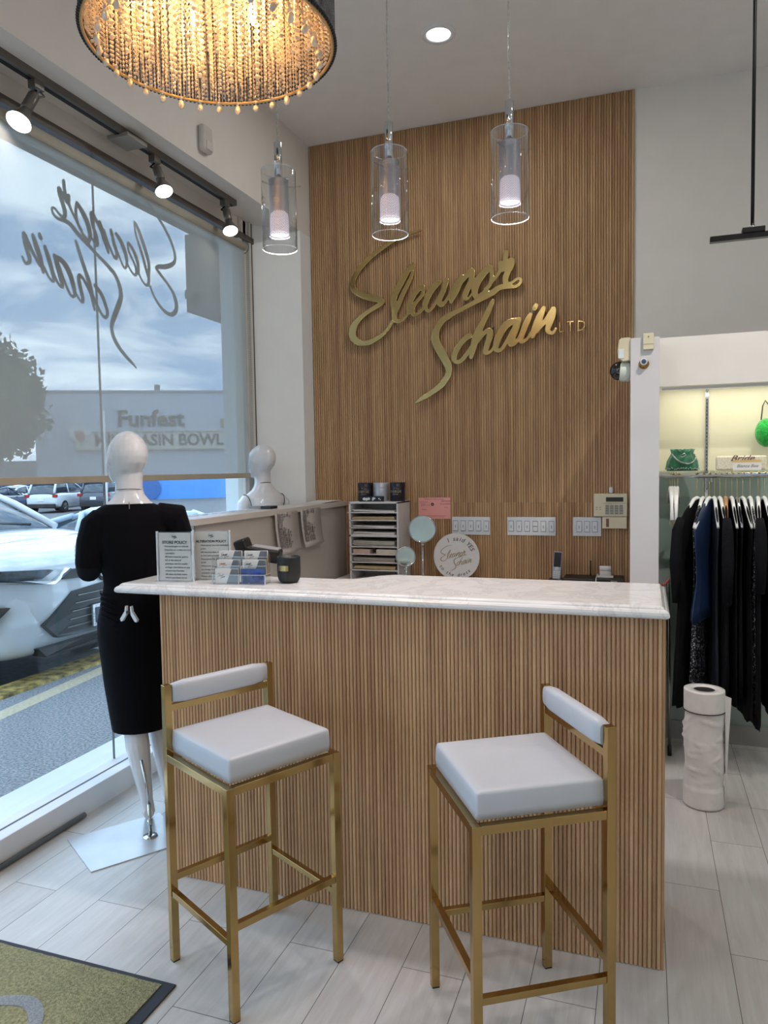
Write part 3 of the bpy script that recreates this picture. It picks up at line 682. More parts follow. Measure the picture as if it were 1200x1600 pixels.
for k in range(32):
    a = 2*PI*(k+0.5)/32; x, y = cx+0.285*math.cos(a), cy+0.285*math.sin(a)
    dr = MB(); dr.octa((x, y, cz-0.016), 0.0065, 0.007); dr.sph((x, y, cz-0.035), (0.0095, 0.007, 0.0105 if k % 3 else 0.014), 8, 6); dr.cyl((x, y, cz-0.03), (x, y, cz+0.03), 0.0008, 4)
    part('crystal_drop', dr, BEAD, ch)
part('top_plate', MB().lathe([(0.004, cz+0.345), (0.32, cz+0.345), (0.32, cz+0.352), (0.004, cz+0.352)], 48, Matrix.Translation((cx, cy, 0))), CHROME, ch)
part('hanging_rod', MB().cyl((cx, cy, cz+0.35), (cx, cy, 3.63), 0.008, 12), CHROME, ch)
part('ceiling_rose', MB().lathe([(0.065, 3.65), (0.065, 3.632), (0.02, 3.622)], 32, Matrix.Translation((cx, cy, 0))), CHROME, ch)
FLAME = mat('amber_bulb', (255, 220, 160), 0.4, emit=(1.0, 0.80, 0.52), es=22.0)
for k in range(6):
    a = 2*PI*k/6 + 0.3; x, y = cx+0.165*math.cos(a), cy+0.165*math.sin(a)
    part('bulb', MB().lathe([(0.003, cz+0.13), (0.010, cz+0.15), (0.011, cz+0.165), (0.006, cz+0.19), (0.006, cz+0.21)], 12, Matrix.Translation((x, y, 0))), FLAME, ch)
    d = bpy.data.lights.new('bulb_light', 'POINT'); d.energy = 2.1; d.color = (1.0, 0.52, 0.17); d.shadow_soft_size = 0.02
    o = bpy.data.objects.new('bulb_light', d); SC.collection.objects.link(o); o.parent = ch; o.location = (x-cx, y-cy, 0.115)
lp_ = thing('linear_pendant', 'slim black linear pendant bar hung from a black rod at the right edge', 'pendant light', (0.62, 3.0, 2.27))
part('bar', MB().bb(0.222, 1.3, 2.985, 3.015, 2.280, 2.300), BLACKM, lp_, bevel=0.002)
part('mount_box', MB().bb(0.328, 0.402, 2.98, 3.02, 2.298, 2.318), BLACKM, lp_, bevel=0.002)
part('rod', MB().cyl((0.362, 3.0, 2.318), (0.362, 3.0, 3.65), 0.0062, 12), BLACKM, lp_)
part('rod', MB().cyl((1.15, 3.0, 2.30), (1.15, 3.0, 3.65), 0.0062, 12), BLACKM, lp_)
part('ferrule', MB().cyl((0.362, 3.0, 2.317), (0.362, 3.0, 2.326), 0.009, 12), CHROME, lp_)

# ------------------------------------------------------------------ the street outside
ASPH = mat('sidewalk_concrete', (140, 142, 146), 0.85, vary=0.5, scale=70, bump=0.6, bscale=90)
LOT = mat('lot_asphalt', (104, 106, 108), 0.9, vary=0.2, scale=20)
YEL = mat('worn_yellow_paint', (160, 138, 78), 0.8, vary=0.75, scale=16)
sw = MB(); sw.bb(-3.98, -2.62, -4, 30, -0.2, 0.0)
struct('ground_sidewalk', sw, ASPH)
lo = MB(); lo.add([(-3.98, -20, -0.15), (-3.98, 60, -0.15), (-20, 80, -0.45), (-90, 120, -0.95), (-90, -20, -0.95), (-20, -20, -0.45)], [(0, 1, 2, 5), (5, 2, 3, 4)])
struct('ground_lot', lo, LOT)
cur = MB(); cur.bb(-4.22, -3.98, -4, 12, -0.15, 0.02)
tag(part('kerb', cur, YEL, bevel=0.02), 'worn yellow painted kerb between the sidewalk and the parked cars', 'kerb')
js = MB(); js.add([(-3.70, 2.6, 0.001), (-3.58, 2.6, 0.001), (-3.80, 4.6, 0.001), (-3.93, 4.6, 0.001)], [(0, 1, 2, 3)])
struct('trim_5', js, mat('pale_joint', (196, 184, 158), 0.85, vary=0.15, scale=40))
can = MB(); can.bb(-3.16, -2.46, -4, 9, 3.22, 3.34)
struct('trim_6', can, mat('canopy_soffit', (118, 116, 112), 0.7))
bx = thing('wall_box', 'boxy grey sign cabinet hanging under the canopy outside the window', 'sign cabinet', (-3.14, 5.1, 2.62))
GC = mat('cabinet_grey', (120, 118, 114), 0.6)
part('cabinet', MB().bb(-3.2, -3.06, 4.74, 5.7, 2.66, 3.22), GC, bx)
part('bracket', MB().bb(-3.16, -3.12, 4.66, 4.745, 2.74, 2.80), GC, bx)
ep = thing('exterior_pier', 'dark grey pier with a curved bracket outside the far end of the window', 'pier', (-3.0, 5.17, 0))
part('post', MB().bb(-3.02, -2.86, 5.08, 5.3, -0.1, 3.22), mat('dark_pier', (62, 70, 80), 0.6), ep)
hk = MB(); hk.tube(spline([(-3.02, 5.1, 1.46), (-3.09, 5.1, 1.45), (-3.10, 5.1, 1.40), (-3.085, 5.1, 1.22), (-3.02, 5.1, 1.17)], 6), 0.008, 8)
part('bracket', hk, BLACKM, ep)

# cars
def gm(name, col, rough=0.1): return mat(name, col, rough, vary=0.01, coat=0.8)
CARGLASS = mat('car_glass', (46, 60, 70), 0.05, vary=0.1, spec=0.9)
TYRE = mat('tyre', (22, 22, 24), 0.8)
RED = mat('tail_lamp_red', (150, 20, 22), 0.2)
GRILLE = mat('black_grille', (20, 24, 28), 0.35, vary=0.3, scale=40)
HEADL = mat('headlight_lens', (70, 82, 92), 0.08, vary=0.7, scale=14, spec=0.9)
CPAINT = {}
def car(label, loc, rz, paint, L=4.6, Wd=1.84, H=1.66, style='suv', group=None, detail=False):
    t = thing('car', label, 'car', loc, rz, group)
    hw = Wd / 2
    if style == 'suv':
        ST = [(-L+0.02, .55, .82, .80), (-L+0.12, .38, 1.02, .90), (-L+0.6, .24, 1.07, .97), (-L*0.7, .20, 1.04, 1.0), (-L*0.5, .20, 1.02, 1.0), (-1.55, .20, 1.02, 1.0), (-1.15, .24, 1.13, .97), (-0.75, .25, 1.10, .96), (-0.35, .27, 1.03, .94), (-0.12, .32, .96, .89), (0.0, .40, .84, .80)]
        GH = [(-L+0.12, 1.02, 1.06, .80, .70), (-L+0.45, 1.05, H-.07, .82, .66), (-L*0.66, 1.03, H, .84, .66), (-2.35, 1.02, H-.03, .84, .66), (-1.95, 1.04, H-.13, .84, .67), (-1.12, 1.13, 1.16, .82, .78)]
    else:
        ST = [(-L, .52, .84, .78), (-L+.12, .36, 1.0, .88), (-L+.7, .24, 1.03, .95), (-L*0.66, .20, .98, 1.0), (-L*0.5, .20, .95, 1.0), (-1.6, .20, .94, 1.0), (-1.2, .24, .96, .97), (-.7, .26, .92, .95), (-.3, .28, .84, .90), (-.08, .34, .76, .82), (0, .42, .66, .72)]
        GH = [(-L+.55, 1.0, 1.03, .78, .66), (-L+1.15, .98, H-.09, .80, .62), (-L*0.58, .95, H, .82, .62), (-2.3, .94, H-.05, .82, .62), (-1.3, .96, .99, .80, .72)]
    b = MB(); R = []
    for x, zb, zs, w in ST:
        w *= hw; h = zs - zb; r = []
        half = [(0, zb), (w*.86, zb), (w*.96, zb+h*.12), (w*1.0, zb+h*.4), (w*.985, zb+h*.72), (w*.93, zs-.03), (w*.80, zs+.025), (w*.4, zs+.055), (0, zs+.06)]
        r = [(x, y, z) for y, z in half] + [(x, -y, z) for y, z in reversed(half[1:-1])]
        R.append(r)
    b.rings(R, True)
    body = part('body', b, paint, t, local=True)
    d = body.modifiers.new('s', 'SUBSURF'); d.levels = 2; d.render_levels = 2
    g = MB(); R = []; rf = MB(); RR = []
    for x, zb, zt, wb, wt in GH:
        wb *= hw; wt *= hw; zb -= .06
        half = [(0, zb), (wb, zb), (wt*1.04, zt-.06), (wt*.9, zt-.005), (0, zt+.02)]
        R.append([(x, y, z) for y, z in half] + [(x, -y, z) for y, z in reversed(half[1:-1])])
    g.rings(R); gh = part('glasshouse', g, CARGLASS, t, local=True)
    RR = []
    for x, zb, zt, wb, wt in GH[1:-1]:
        wt *= hw
        half = [(-0.0, zt+.0), (wt*.93, zt-.03), (wt*1.06, zt-.075), (wt*1.05, zt-.02), (wt*.9, zt+.012), (0, zt+.035)]
        RR.append([(x, y, z) for y, z in half] + [(x, -y, z) for y, z in reversed(half[1:-1])])
    RR.insert(0, [(p[0]-.1, p[1], p[2]-.015) for p in RR[0]])
    rf.rings(RR); part('roof', rf, paint, t, local=True)
    pl = MB()
    a, c = GH[-2], GH[-1]; e, f_ = GH[1], GH[0]
    for s in (1, -1):
        pl.tube([(a[0], s*a[4]*hw*1.02, a[2]-.03), ((a[0]+c[0])/2, s*(a[4]+c[4])/2*hw*1.03, (a[2]+c[2])/2+.0), (c[0], s*c[3]*hw*.97, c[1]+.02)], 0.035, 8)
        pl.tube([(e[0], s*e[4]*hw*1.02, e[2]-.03), (f_[0], s*f_[4]*hw*1.05, f_[2]-.01)], 0.06, 8)
        pl.tube([(GH[2][0]*.98, s*GH[2][4]*hw*1.02, GH[2][2]-.04), (GH[2][0]*.98, s*GH[2][3]*hw, GH[2][1]-.04)], 0.04, 8)
    part('pillars', pl, paint, t, local=True)
    for x in (-0.92, -L+0.85):
        for s in (1, -1):
            w = MB(); w.cyl((x, s*(hw-.23), .33), (x, s*(hw-.005), .33), 0.335, 28)
            wl_ = part('wheel', w, TYRE, t, local=True)
            q = MB(); q.cyl((x, s*(hw-.01), .33), (x, s*(hw+.005), .33), 0.215, 20)
            for k in range(5):
                aa = 2*PI*k/5; q.cyl((x, s*(hw+.002), .33), (x+.2*math.cos(aa), s*(hw+.004), .33+.2*math.sin(aa)), .022, 6)
            part('hub', q, STEEL, wl_, local=True)
    for s in (1, -1):
        part('wing_mirror', MB().sph((-1.6, s*(hw+.10), 1.09), (.07, .10, .07), 12, 8), paint, t, local=True)
        part('tail_lamp', MB().box((-L+.08, s*hw*.80, .92), (.10, .26, .16)), RED, t, local=True, bevel=.02)
    part('rear_plate', MB().box((-L+.015, 0, .74), (.03, .32, .16)), PAPER, t, local=True)
    part('rear_window', MB().box((-L+.30, 0, 1.30), (.02, 1.15, .30), Matrix.Translation((0, 0, 0))), CARGLASS, t, local=True) if False else None
    part('lower_bumper', MB().box((-L+.06, 0, .40), (.14, Wd*.8, .22)), BLACK, t, local=True, bevel=.03)
    if detail:
        FX = 0.0
        def fpoly(pts, x0, x1, m, name, mirror=True, curve=True, parent=None):
            for s in ((1, -1) if mirror else (1,)):
                q = MB(); n = len(pts)
                def xs(y): return -0.20*abs(y/hw)**4.0
                vs = [(x0+xs(y), s*y, z) for y, z in pts] + [(x1+xs(y), s*y, z) for y, z in pts]
                q.add(vs, [tuple(range(n)), tuple(range(n, 2*n))] + [(i, (i+1) % n, n+(i+1) % n, n+i) for i in range(n)])
                last = part(name, q, m, parent or t, local=True)
            return last
        def sub(pts, k=8):
            o_ = []
            for i in range(len(pts)):
                a_, b_ = pts[i], pts[(i+1) % len(pts)]
                o_ += [(a_[0]+(b_[0]-a_[0])*j/k, a_[1]+(b_[1]-a_[1])*j/k) for j in range(k)]
            return o_
        BX = mat('bumper_white', (214, 218, 222), 0.2, coat=0.5)
        # blunt nose, grille, lamps: heights above the lot
        nose = MB()
        RZ = [(.38, -.10, .78), (.44, 0.0, .86), (.60, .035, .95), (.78, .045, .985), (.92, .03, 1.0), (.985, -.02, .97), (1.03, -.14, .93), (1.09, -.45, .94), (1.10, -.8, .955), (.5, -.8, .97)]
        NR = []
        for z, x, w in RZ:
            NR.append([(x - 0.24*abs(k/12)**3.6, k/12*w*hw, z + (0.035*(1-(k/12)**2) if z > 1.0 else 0)) for k in range(-12, 13)])
        nose.rings(NR, caps=False, close=False)
        vs_n = 25
        # drop the closing seam between last and first column
        nose.f = [f for f in nose.f if not (abs((f[0] % 25) - (f[1] % 25)) > 2)]
        nose.sm = [True]*len(nose.f)
        part('nose', nose, paint, t, local=True, fix=False)
        g0 = [(0, .795), (.34, .771), (.583, .56), (.48, .455), (0, .436)]
        gg = [(y, z) for y, z in g0] + [(-y, z) for y, z in reversed(g0[1:-1])]
        gr = fpoly(sub(gg, 10), -0.0, .052, GRILLE, 'grille', mirror=False)
        for i in range(5):
            z = .735 - i*.055
            half = .36 + i*.035 if i < 4 else .5
            fpoly(sub([(-half*.8, z), (half*.8, z), (half*.8, z-.006), (-half*.8, z-.006)], 10), .05, .056, STEEL, 'grille_bar', mirror=False, parent=gr)
        fpoly(sub([(.427, .869), (.362, .93), (.0, .93), (.0, .862), (.15, .855)], 5), .0, .052, BLACK, 'upper_grille')
        fpoly(sub([(.93, .985), (.93, .91), (.60, .893), (.50, .945), (.53, .955)], 6), -.02, .055, HEADL, 'headlight')
        fpoly(sub([(.95, .905), (.50, .848), (.345, .935), (.36, .945), (.50, .872), (.95, .925)], 6), -.0, .062, CHROME, 'chrome_trim')
        fpoly(sub([(.94, .735), (.80, .725), (.915, .60), (.955, .593)], 5), -.02, .05, BLACK, 'fog_lamp_vent')
        fpoly(sub([(-.62, .40), (.62, .40), (.56, .33), (-.56, .33)], 10), -.1, .03, BLACK, 'lower_lip', mirror=False)
        em = MB()
        em.tube([(.072, .062*math.cos(2*PI*k/28), .866+.043*math.sin(2*PI*k/28)) for k in range(28)], .005, 6, close=True)
        em.tube([(.072, .042*math.cos(2*PI*k/24), .878+.016*math.sin(2*PI*k/24)) for k in range(24)], .004, 6, close=True)
        em.tube([(.072, .016*math.cos(2*PI*k/24), .866+.040*math.sin(2*PI*k/24)) for k in range(24)], .004, 6, close=True)
        e0 = part('badge', MB().cyl((.03, 0, .866), (.068, 0, .866), .066, 24), BLACK, t, local=True)
        part('badge_rings', em, CHROME, e0, local=True)
        pf = part('number_plate', MB().box((.065, 0, .556), (.014, .32, .165)), mat('plate_frame_bling', (190, 192, 196), 0.3, 0.6, vary=0.5, scale=90), t, local=True)
        part('plate_face', MB().box((.073, 0, .556), (.006, .27, .115)), mat('plate_dark', (40, 48, 66), 0.4), pf, local=True)
        part('plate_letters', text('LAS', 0.115, Matrix(((0, 0, 1, .077), (1, 0, 0, .0), (0, 1, 0, .556), (0, 0, 0, 1))), ext=.001), PAPER, pf, local=True)
        # windscreen edge and wipers
        part('wiper', MB().tube([(-1.1, -.5, 1.18), (-1.22, .1, 1.22), (-1.16, .5, 1.19)], .012, 6), BLACK, t, local=True)
    return t
WHITECAR = gm('white_car_paint', (206, 210, 214)); DKCAR = gm('dark_blue_car_paint', (44, 54, 68)); BLCAR = gm('pale_blue_car_paint', (176, 194, 214)); GREYCAR = gm('dark_grey_car_paint', (62, 68, 78))
car('white SUV parked nose-in just outside the window, with a hexagonal black grille', (-4.0, 4.63, -0.15), 0, WHITECAR, 4.7, 1.88, 1.68, 'suv', detail=True)
car('pale blue and white sedan parked next to the white SUV, seen over its hood', (-8.62, 7.5, -0.27), PI, BLCAR, 4.3, 1.82, 1.34, 'sedan')
def lotcar(x, y, rz, paint, style, label, L=4.6, H=1.66):
    d = math.hypot(x, y)
    return car(label, (x, y, -0.45 - 0.5*max(0, (-x-20))/70), rz, paint, L, 1.85, H, style)
# direction away from the shop door for the far row
lotcar(-31.1, 34.6, math.radians(108), WHITECAR, 'suv', 'white SUV with red tail lamps in the far row of the parking lot', 4.6, 1.70)
lotcar(-28.7, 36.0, math.radians(106), GREYCAR, 'suv', 'dark grey SUV in the far row right of the white one', 4.7, 1.72)
lotcar(-33.9, 33.2, math.radians(106), DKCAR, 'sedan', 'dark blue sedan in the far row left of the white SUV', 4.5, 1.45)
lotcar(-36.5, 37.5, math.radians(100), WHITECAR, 'sedan', 'white sedan behind the dark blue one near the tree', 4.5, 1.45)
lotcar(-39.6, 45.5, math.radians(95), GREYCAR, 'suv', 'dark car with a red roof light far back by the blue wall', 4.5, 1.75)

# the hall across the lot
A_ = Vector((-44.28, 44.85, 0)); B_ = Vector((-22.0, 56.84, 0)); dr_ = (B_ - A_).normalized(); nr = Vector((dr_.y, -dr_.x, 0))
def bw(u, v, d): p = A_ + dr_*u + nr*d; return (p.x, p.y, v)
def wbox(mb, u0, u1, v0, v1, d0, d1):
    return mb.add([bw(u, v, d) for d in (d0, d1) for v in (v0, v1) for u in (u0, u1)], [(0, 1, 3, 2), (4, 6, 7, 5), (0, 4, 5, 1), (2, 3, 7, 6), (0, 2, 6, 4), (1, 5, 7, 3)])
bh = thing('bowling_hall', 'long white and blue hall across the parking lot with Funfest lettering', 'building', tuple(A_ + dr_*12))
part('upper_wall', wbox(MB(), 0, 26, 1.25, 7.9, -12, 0), mat('white_stucco', (196, 202, 214), 0.8, vary=0.03), bh)
part('lower_wall', wbox(MB(), -8, 26, -1.2, 1.25, -12, 0.1), mat('blue_painted_wall', (96, 156, 226), 0.7, vary=0.03, scale=0.5), bh)
part('navy_band', wbox(MB(), -8, 7.4, -1.2, 1.2, 0.1, 0.2), mat('navy_painted_wall', (58, 88, 150), 0.7), bh)
part('parapet', wbox(MB(), -0.1, 26, 7.85, 8.0, -12.1, 0.12), mat('parapet_grey', (160, 164, 170), 0.7), bh)
part('vent', wbox(MB(), 8.9, 9.3, 8.0, 8.5, -1, -0.5), GC, bh)
part('gable', wbox(MB(), -8, 0, 1.2, 2.6, -9, 0.0), mat('grey_annex', (140, 146, 150), 0.8), bh)
def bM(u, v, d):
    return Matrix(((dr_.x, 0, nr.x, bw(u, v, d)[0]), (dr_.y, 0, nr.y, bw(u, v, d)[1]), (0, 1, 0, v), (0, 0, 0, 1)))
LET = mat('tan_letters', (70, 62, 54), 0.6)
part('word_letters', text('Funfest', 1.75, bM(8.65, 5.75, 0.05), ext=0.12, bold=0.03), LET, bh)
sgn = part('sign_band', wbox(MB(), 3.0, 14.6, 3.4, 4.75, 0.0, 0.25), mat('sign_band_cream', (206, 202, 190), 0.6), bh)
part('sign_frame', wbox(wbox(MB(), 3.0, 14.6, 4.72, 4.82, 0.2, 0.32), 3.0, 14.6, 3.34, 3.44, 0.2, 0.32), mat('sign_frame_tan', (176, 164, 140), 0.6), sgn)
part('sign_letters', text('MILL BASIN BOWL', 1.22, bM(9.3, 4.08, 0.27) @ Matrix.Diagonal((0.98, 1, 1, 1)), ext=0.03, bold=0.03), LET, sgn)
fl = MB()
for k in range(7):
    a = 2*PI*k/7; M0 = bM(3.3, 4.7, 0.35)
    fl.prism([(0.62*math.cos(a)+0.26*math.cos(2*PI*j/10), 0.45*math.sin(a)+0.2*math.sin(2*PI*j/10)) for j in range(10)], 0, 0.03, M0)
part('sign_splash', fl, PAPER, sgn)
part('sign_ball', MB().add([tuple(bM(3.4, 4.4, 0.4) @ Vector((0.38*math.cos(2*PI*j/16), 0.32*math.sin(2*PI*j/16), 0))) for j in range(16)], [tuple(range(16))]), mat('faded_red', (176, 92, 90), 0.6), sgn)
part('right_emblem', wbox(MB(), 14.0, 15.3, 5.1, 5.75, 0.05, 0.15), mat('faded_orange', (168, 140, 116), 0.6), bh)
lampd = MB(); lampd.add([tuple(bM(8.3, 0.35, 0.3) @ Vector((0.95*math.cos(2*PI*j/24), 0.95*math.sin(2*PI*j/24), 0))) for j in range(24)], [tuple(range(24))])
part('round_emblem', lampd, mat('dusk_blue', (70, 110, 170), 0.5), bh)

# tree left of the hall
def tree(name, label, x, y, z0, h, r, n=420, seed=3):
    rnd = random.Random(seed)
    t = thing(name, label, 'tree', (x, y, z0))
    tk = MB(); tk.tube([(x, y, z0), (x+.15, y, z0+h*.25), (x-.1, y+.1, z0+h*.45), (x+.1, y, z0+h*.7)], [.38, .3, .24, .1], 10)
    for k in range(6):
        a = k*1.05; tk.tube([(x, y, z0+h*.35+.2*k), (x+r*.4*math.cos(a), y+r*.4*math.sin(a), z0+h*(.5+.04*k)), (x+r*.7*math.cos(a), y+r*.7*math.sin(a), z0+h*(.62+.04*k))], [.14, .08, .03], 6)
    part('trunk', tk, mat('bark', (74, 66, 58), 0.9) if 'bark' not in MATS else MATS['bark'], t)
    cr_ = MB()
    for i in range(n):
        u, a = rnd.uniform(-1, 1), rnd.uniform(0, 2*PI); q = rnd.uniform(.55, 1.0)
        rr = r*math.sqrt(1-u*u)*q; c = (x+rr*math.cos(a), y+rr*math.sin(a), z0+h*.64+u*h*.36*q)
        for j in range(9):
            dx, dy, dz = [rnd.uniform(-.75, .75) for _ in range(3)]; s_ = rnd.uniform(.18, .38)
            v1 = Vector((rnd.uniform(-1, 1), rnd.uniform(-1, 1), rnd.uniform(-1, 1))).normalized()*s_; v2 = v1.cross(Vector((rnd.uniform(-1, 1), rnd.uniform(-1, 1), rnd.uniform(-1, 1)))).normalized()*s_*.7
            p = Vector((c[0]+dx, c[1]+dy, c[2]+dz))
            cr_.add([tuple(p-v1), tuple(p+v2), tuple(p+v1), tuple(p-v2)], [(0, 1, 2, 3)])
    part('crown', cr_, mat('leaf_green', (66, 80, 52), 0.8, vary=0.4, scale=1.2) if 'leaf_green' not in MATS else MATS['leaf_green'], t, fix=False)
tree('street_tree', 'full green tree at the left of the parking lot beyond the window', -42.6, 37.6, -0.8, 11.4, 4.4, 2000)
sp_ = thing('street_sign_pole', 'thin white pole standing in the lot behind the parked cars', 'pole', (-17.0, 20.2, -0.4))
part('pole', MB().cyl((-17.0, 20.2, -0.4), (-17.0, 20.2, 3.6), .035, 10), PAPER, sp_)

# ------------------------------------------------------------------ mannequins
def body_rings(rows, n=24):
    """rows of (z, cx, cy, rx, ry)"""
    return [[(cx_ + rx*math.cos(2*PI*j/n), cy_ + ry*math.sin(2*PI*j/n), z) for j in range(n)] for z, cx_, cy_, rx, ry in rows]
def limb(mb, pts, n=14): return mb.tube([p[:3] for p in pts], [p[3] for p in pts], n)
def remesh(o, vox, it=6):
    d = o.modifiers.new('r', 'REMESH'); d.mode = 'VOXEL'; d.voxel_size = vox; d.use_smooth_shade = True
    e = o.modifiers.new('s', 'SMOOTH'); e.iterations = it; e.factor = 0.5
def hand(mb, M):
    """palm along +z from the wrist, fingers bent, thumb from the side"""
    q = MB(); q.rings(body_rings([(0, 0, 0, .018, .013), (.02, 0, 0, .026, .012), (.05, 0, 0, .032, .012), (.075, 0, 0, .031, .010)], 14))
    for i, (x, L) in enumerate(((-.024, .062), (-.008, .072), (.009, .068), (.025, .052))):
        limb(q, [(x, 0, .065, .0085), (x*1.05, .004, .065+L*.5, .0075), (x*1.08, .016, .065+L*.95, .006)], 8)
    limb(q, [(-.022, 0, .02, .010), (-.042, .008, .045, .0085), (-.05, .018, .075, .0065)], 8)
    mb.add(q.v, q.f, M, True)
def frameM(p, d, side=(0, 0, 1)):
    z = Vector(d).normalized(); x = Vector(side); x = (x - z*x.dot(z)).normalized(); y = z.cross(x)
    return Matrix(((x.x, y.x, z.x, p[0]), (x.y, y.y, z.y, p[1]), (x.z, y.z, z.z, p[2]), (0, 0, 0, 1)))
TORSO = [(1.20, 0, 0, .118, .088), (1.27, 0, .002, .135, .085), (1.31, 0, 0, .140, .072), (1.338, 0, -.004, .110, .056), (1.356, 0, -.006, .084, .050), (1.375, 0, -.004, .068, .047), (1.39, 0, 0, .058, .046), (1.41, 0, .004, .053, .046), (1.44, 0, .010, .053, .050), (1.47, 0, .016, .056, .058)]
LOW = [(.74, 0, 0, .115, .09), (.80, 0, 0, .128, .10), (.87, 0, 0, .130, .10), (.95, 0, 0, .112, .085), (1.03, 0, 0, .098, .072), (1.10, 0, 0, .104, .078), (1.20, 0, 0, .118, .088)]
def head(mb, z0=0.0, turn=0.35):
    q = MB()
    # skull and face, chin pushed forward (+y)
    rows = [(1.432, .030, .048, .030, .034), (1.442, .030, .046, .046, .052), (1.465, .024, .036, .060, .070), (1.49, .018, .024, .069, .084), (1.515, .008, .012, .0745, .094), (1.54, .0, .006, .0765, .099), (1.563, 0, .004, .0745, .098), (1.585, 0, .002, .068, .091), (1.607, 0, .0, .056, .076), (1.625, 0, 0, .040, .055), (1.637, 0, 0, .023, .032), (1.642, 0, 0, .009, .012)]
    q.rings([[(x*1.0, y, z) for x, y, z in r] for r in body_rings([(z, 0, cy_, rx, ry) for z, _, cy_, rx, ry in rows], 28)])
    limb(q, [(0, .106, 1.56, .008), (0, .118, 1.535, .011), (0, .108, 1.52, .009)], 8)      # nose
    q.sph((0, .098, 1.497), (.020, .010, .007), 12, 6)                                        # lips
    for s in (1, -1):
        q.sph((s*.028, .092, 1.553), (.013, .008, .008), 10, 6)
        q.sph((s*.074, .002, 1.535), (.007, .016, .026), 10, 8)
    mb.add(q.v, q.f, Matrix.Translation((0, 0, z0)) @ Matrix.Rotation(turn, 4, 'Z'), True)
SEAM = mat('mannequin_joint', (70, 66, 64), 0.5)

mq = thing('mannequin', 'glossy white headed mannequin in a black dress, its back to us beside the counter', 'mannequin', (-1.955, 2.455, 0), math.radians(37))
b = MB(); b.rings(body_rings(LOW[:-1] + TORSO)); head(b, 0, 0.45)
limb(b, [(-.050, 0, .84, .066), (-.045, 0, .70, .060), (-.025, .005, .55, .056), (-.012, .008, .46, .047), (-.002, -.006, .36, .049), (.012, -.01, .24, .037), (.026, .004, .12, .025), (.03, .01, .085, .027)])
limb(b, [(.050, .01, .84, .066), (.056, .03, .70, .060), (.066, .06, .55, .052), (.078, .08, .46, .045), (.088, .088, .36, .047), (.10, .09, .24, .037), (.112, .10, .12, .025), (.115, .105, .085, .027)])
for x, y in ((.03, .01), (.115, .105)):
    limb(b, [(x, y-.03, .075, .022), (x, y+.01, .07, .028), (x, y+.07, .045, .027), (x, y+.115, .022, .018)])
limb(b, [(-.112, 0, 1.285, .050), (-.142, -.010, 1.24, .044), (-.158, -.020, 1.13, .036), (-.160, .03, 1.095, .034), (-.178, .10, 1.125, .028), (-.190, .135, 1.14, .021)])
hand(b, frameM((-.193, .125, 1.137), (-.35, .8, .18), (0, .1, 1)))
limb(b, [(.128, 0, 1.295, .048), (.165, .01, 1.25, .043), (.19, .05, 1.15, .036), (.17, .13, 1.11, .033), (.12, .22, 1.12, .028), (.09, .25, 1.13, .021)])
hand(b, frameM((.09, .25, 1.13), (-.7, .5, .1), (0, .1, 1)))
bo = part('figure', b, MANN, mq, local=True); remesh(bo, 0.0045, 5)
nk = MB(); nk.tube([(0.051*math.cos(2*PI*k/32), .003+.049*math.sin(2*PI*k/32), 1.405 - .006*math.sin(2*PI*k/32)) for k in range(32)], .0014, 6, close=True)
part('neck_joint', nk, SEAM, bo, local=True)
dr = MB()
hem = [(.425, .012, .02, .112, .088), (.50, .010, .02, .120, .098), (.62, .006, .012, .130, .105), (.74, 0, .004, .134, .107), (.82, 0, 0, .142, .112), (.88, 0, 0, .140, .110), (.96, 0, 0, .122, .094), (1.03, 0, 0, .110, .084), (1.10, 0, 0, .116, .090), (1.20, 0, 0, .140, .100), (1.27, 0, .002, .152, .098), (1.315, 0, -.002, .150, .082), (1.342, 0, -.005, .112, .064), (1.352, 0, -.006, .088, .058)]
dr.rings(body_rings(hem, 40))
limb(dr, [(-.100, 0, 1.285, .060), (-.130, -.008, 1.262, .062), (-.150, -.015, 1.20, .056), (-.162, -.022, 1.12, .050), (-.164, .02, 1.085, .046), (-.176, .085, 1.118, .038)])
limb(dr, [(.115, 0, 1.292, .062), (.160, .006, 1.292, .070), (.192, .03, 1.20, .056), (.192, .06, 1.135, .048), (.165, .13, 1.105, .044), (.13, .20, 1.115, .038)])
do = part('dress', dr, VELVET, mq, local=True); remesh(do, 0.005, 4)
fd = MB()
for k in range(7): 
    z = 1.00 - k*.018
    fd.tube([(-.125 + .004*math.sin(k), .03 - .02*k*.2, z), (-.118, -.055, z - .01*k*.3), (-.06, -.10, z - .018 - .004*k)], .0035, 6)
part('gathers', fd, VELVET, do, local=True)
zp = MB(); zp.bb(-.002, .002, -.074, -.070, 1.30, 1.36); part('zip', zp, STEEL, do, local=True)
ps = MB(); ps.cyl((.035, -.075, .012), (.035, -.075, .14), .0075, 14); part('support_rod', ps, CHROME, mq, local=True)
rd = MB(); rd.tube([(.035, -.075, .13), (.028, -.068, .21), (.010, -.052, .315)], .0055, 12); part('calf_rod', rd, CHROME, mq, local=True)
fg = MB(); fg.lathe([(.001, .009), (.028, .009), (.030, .006), (.030, .004)], 28, Matrix.Translation((.035, -.075, 0)))
part('flange', fg, CHROME, mq, local=True); part('clamp_collar', MB().cyl((.035, -.075, .05), (.035, -.075, .075), .0105, 12), CHROME, mq, local=True)
sp0 = MB()
c0 = Vector((-1.925, 2.126)); e1 = Vector((-.265, .168)); e2 = Vector((.159, .229)) * 1.35
pts = [c0, c0+e2, c0+e1+e2, c0+e1]
sp0.prism([(p.x, p.y) for p in pts], 0.0005, 0.0045)
def brushed():
    m = mat('scuffed_steel_plate', (196, 200, 204), 0.28, 0.35, vary=0.10, scale=5)
    return m
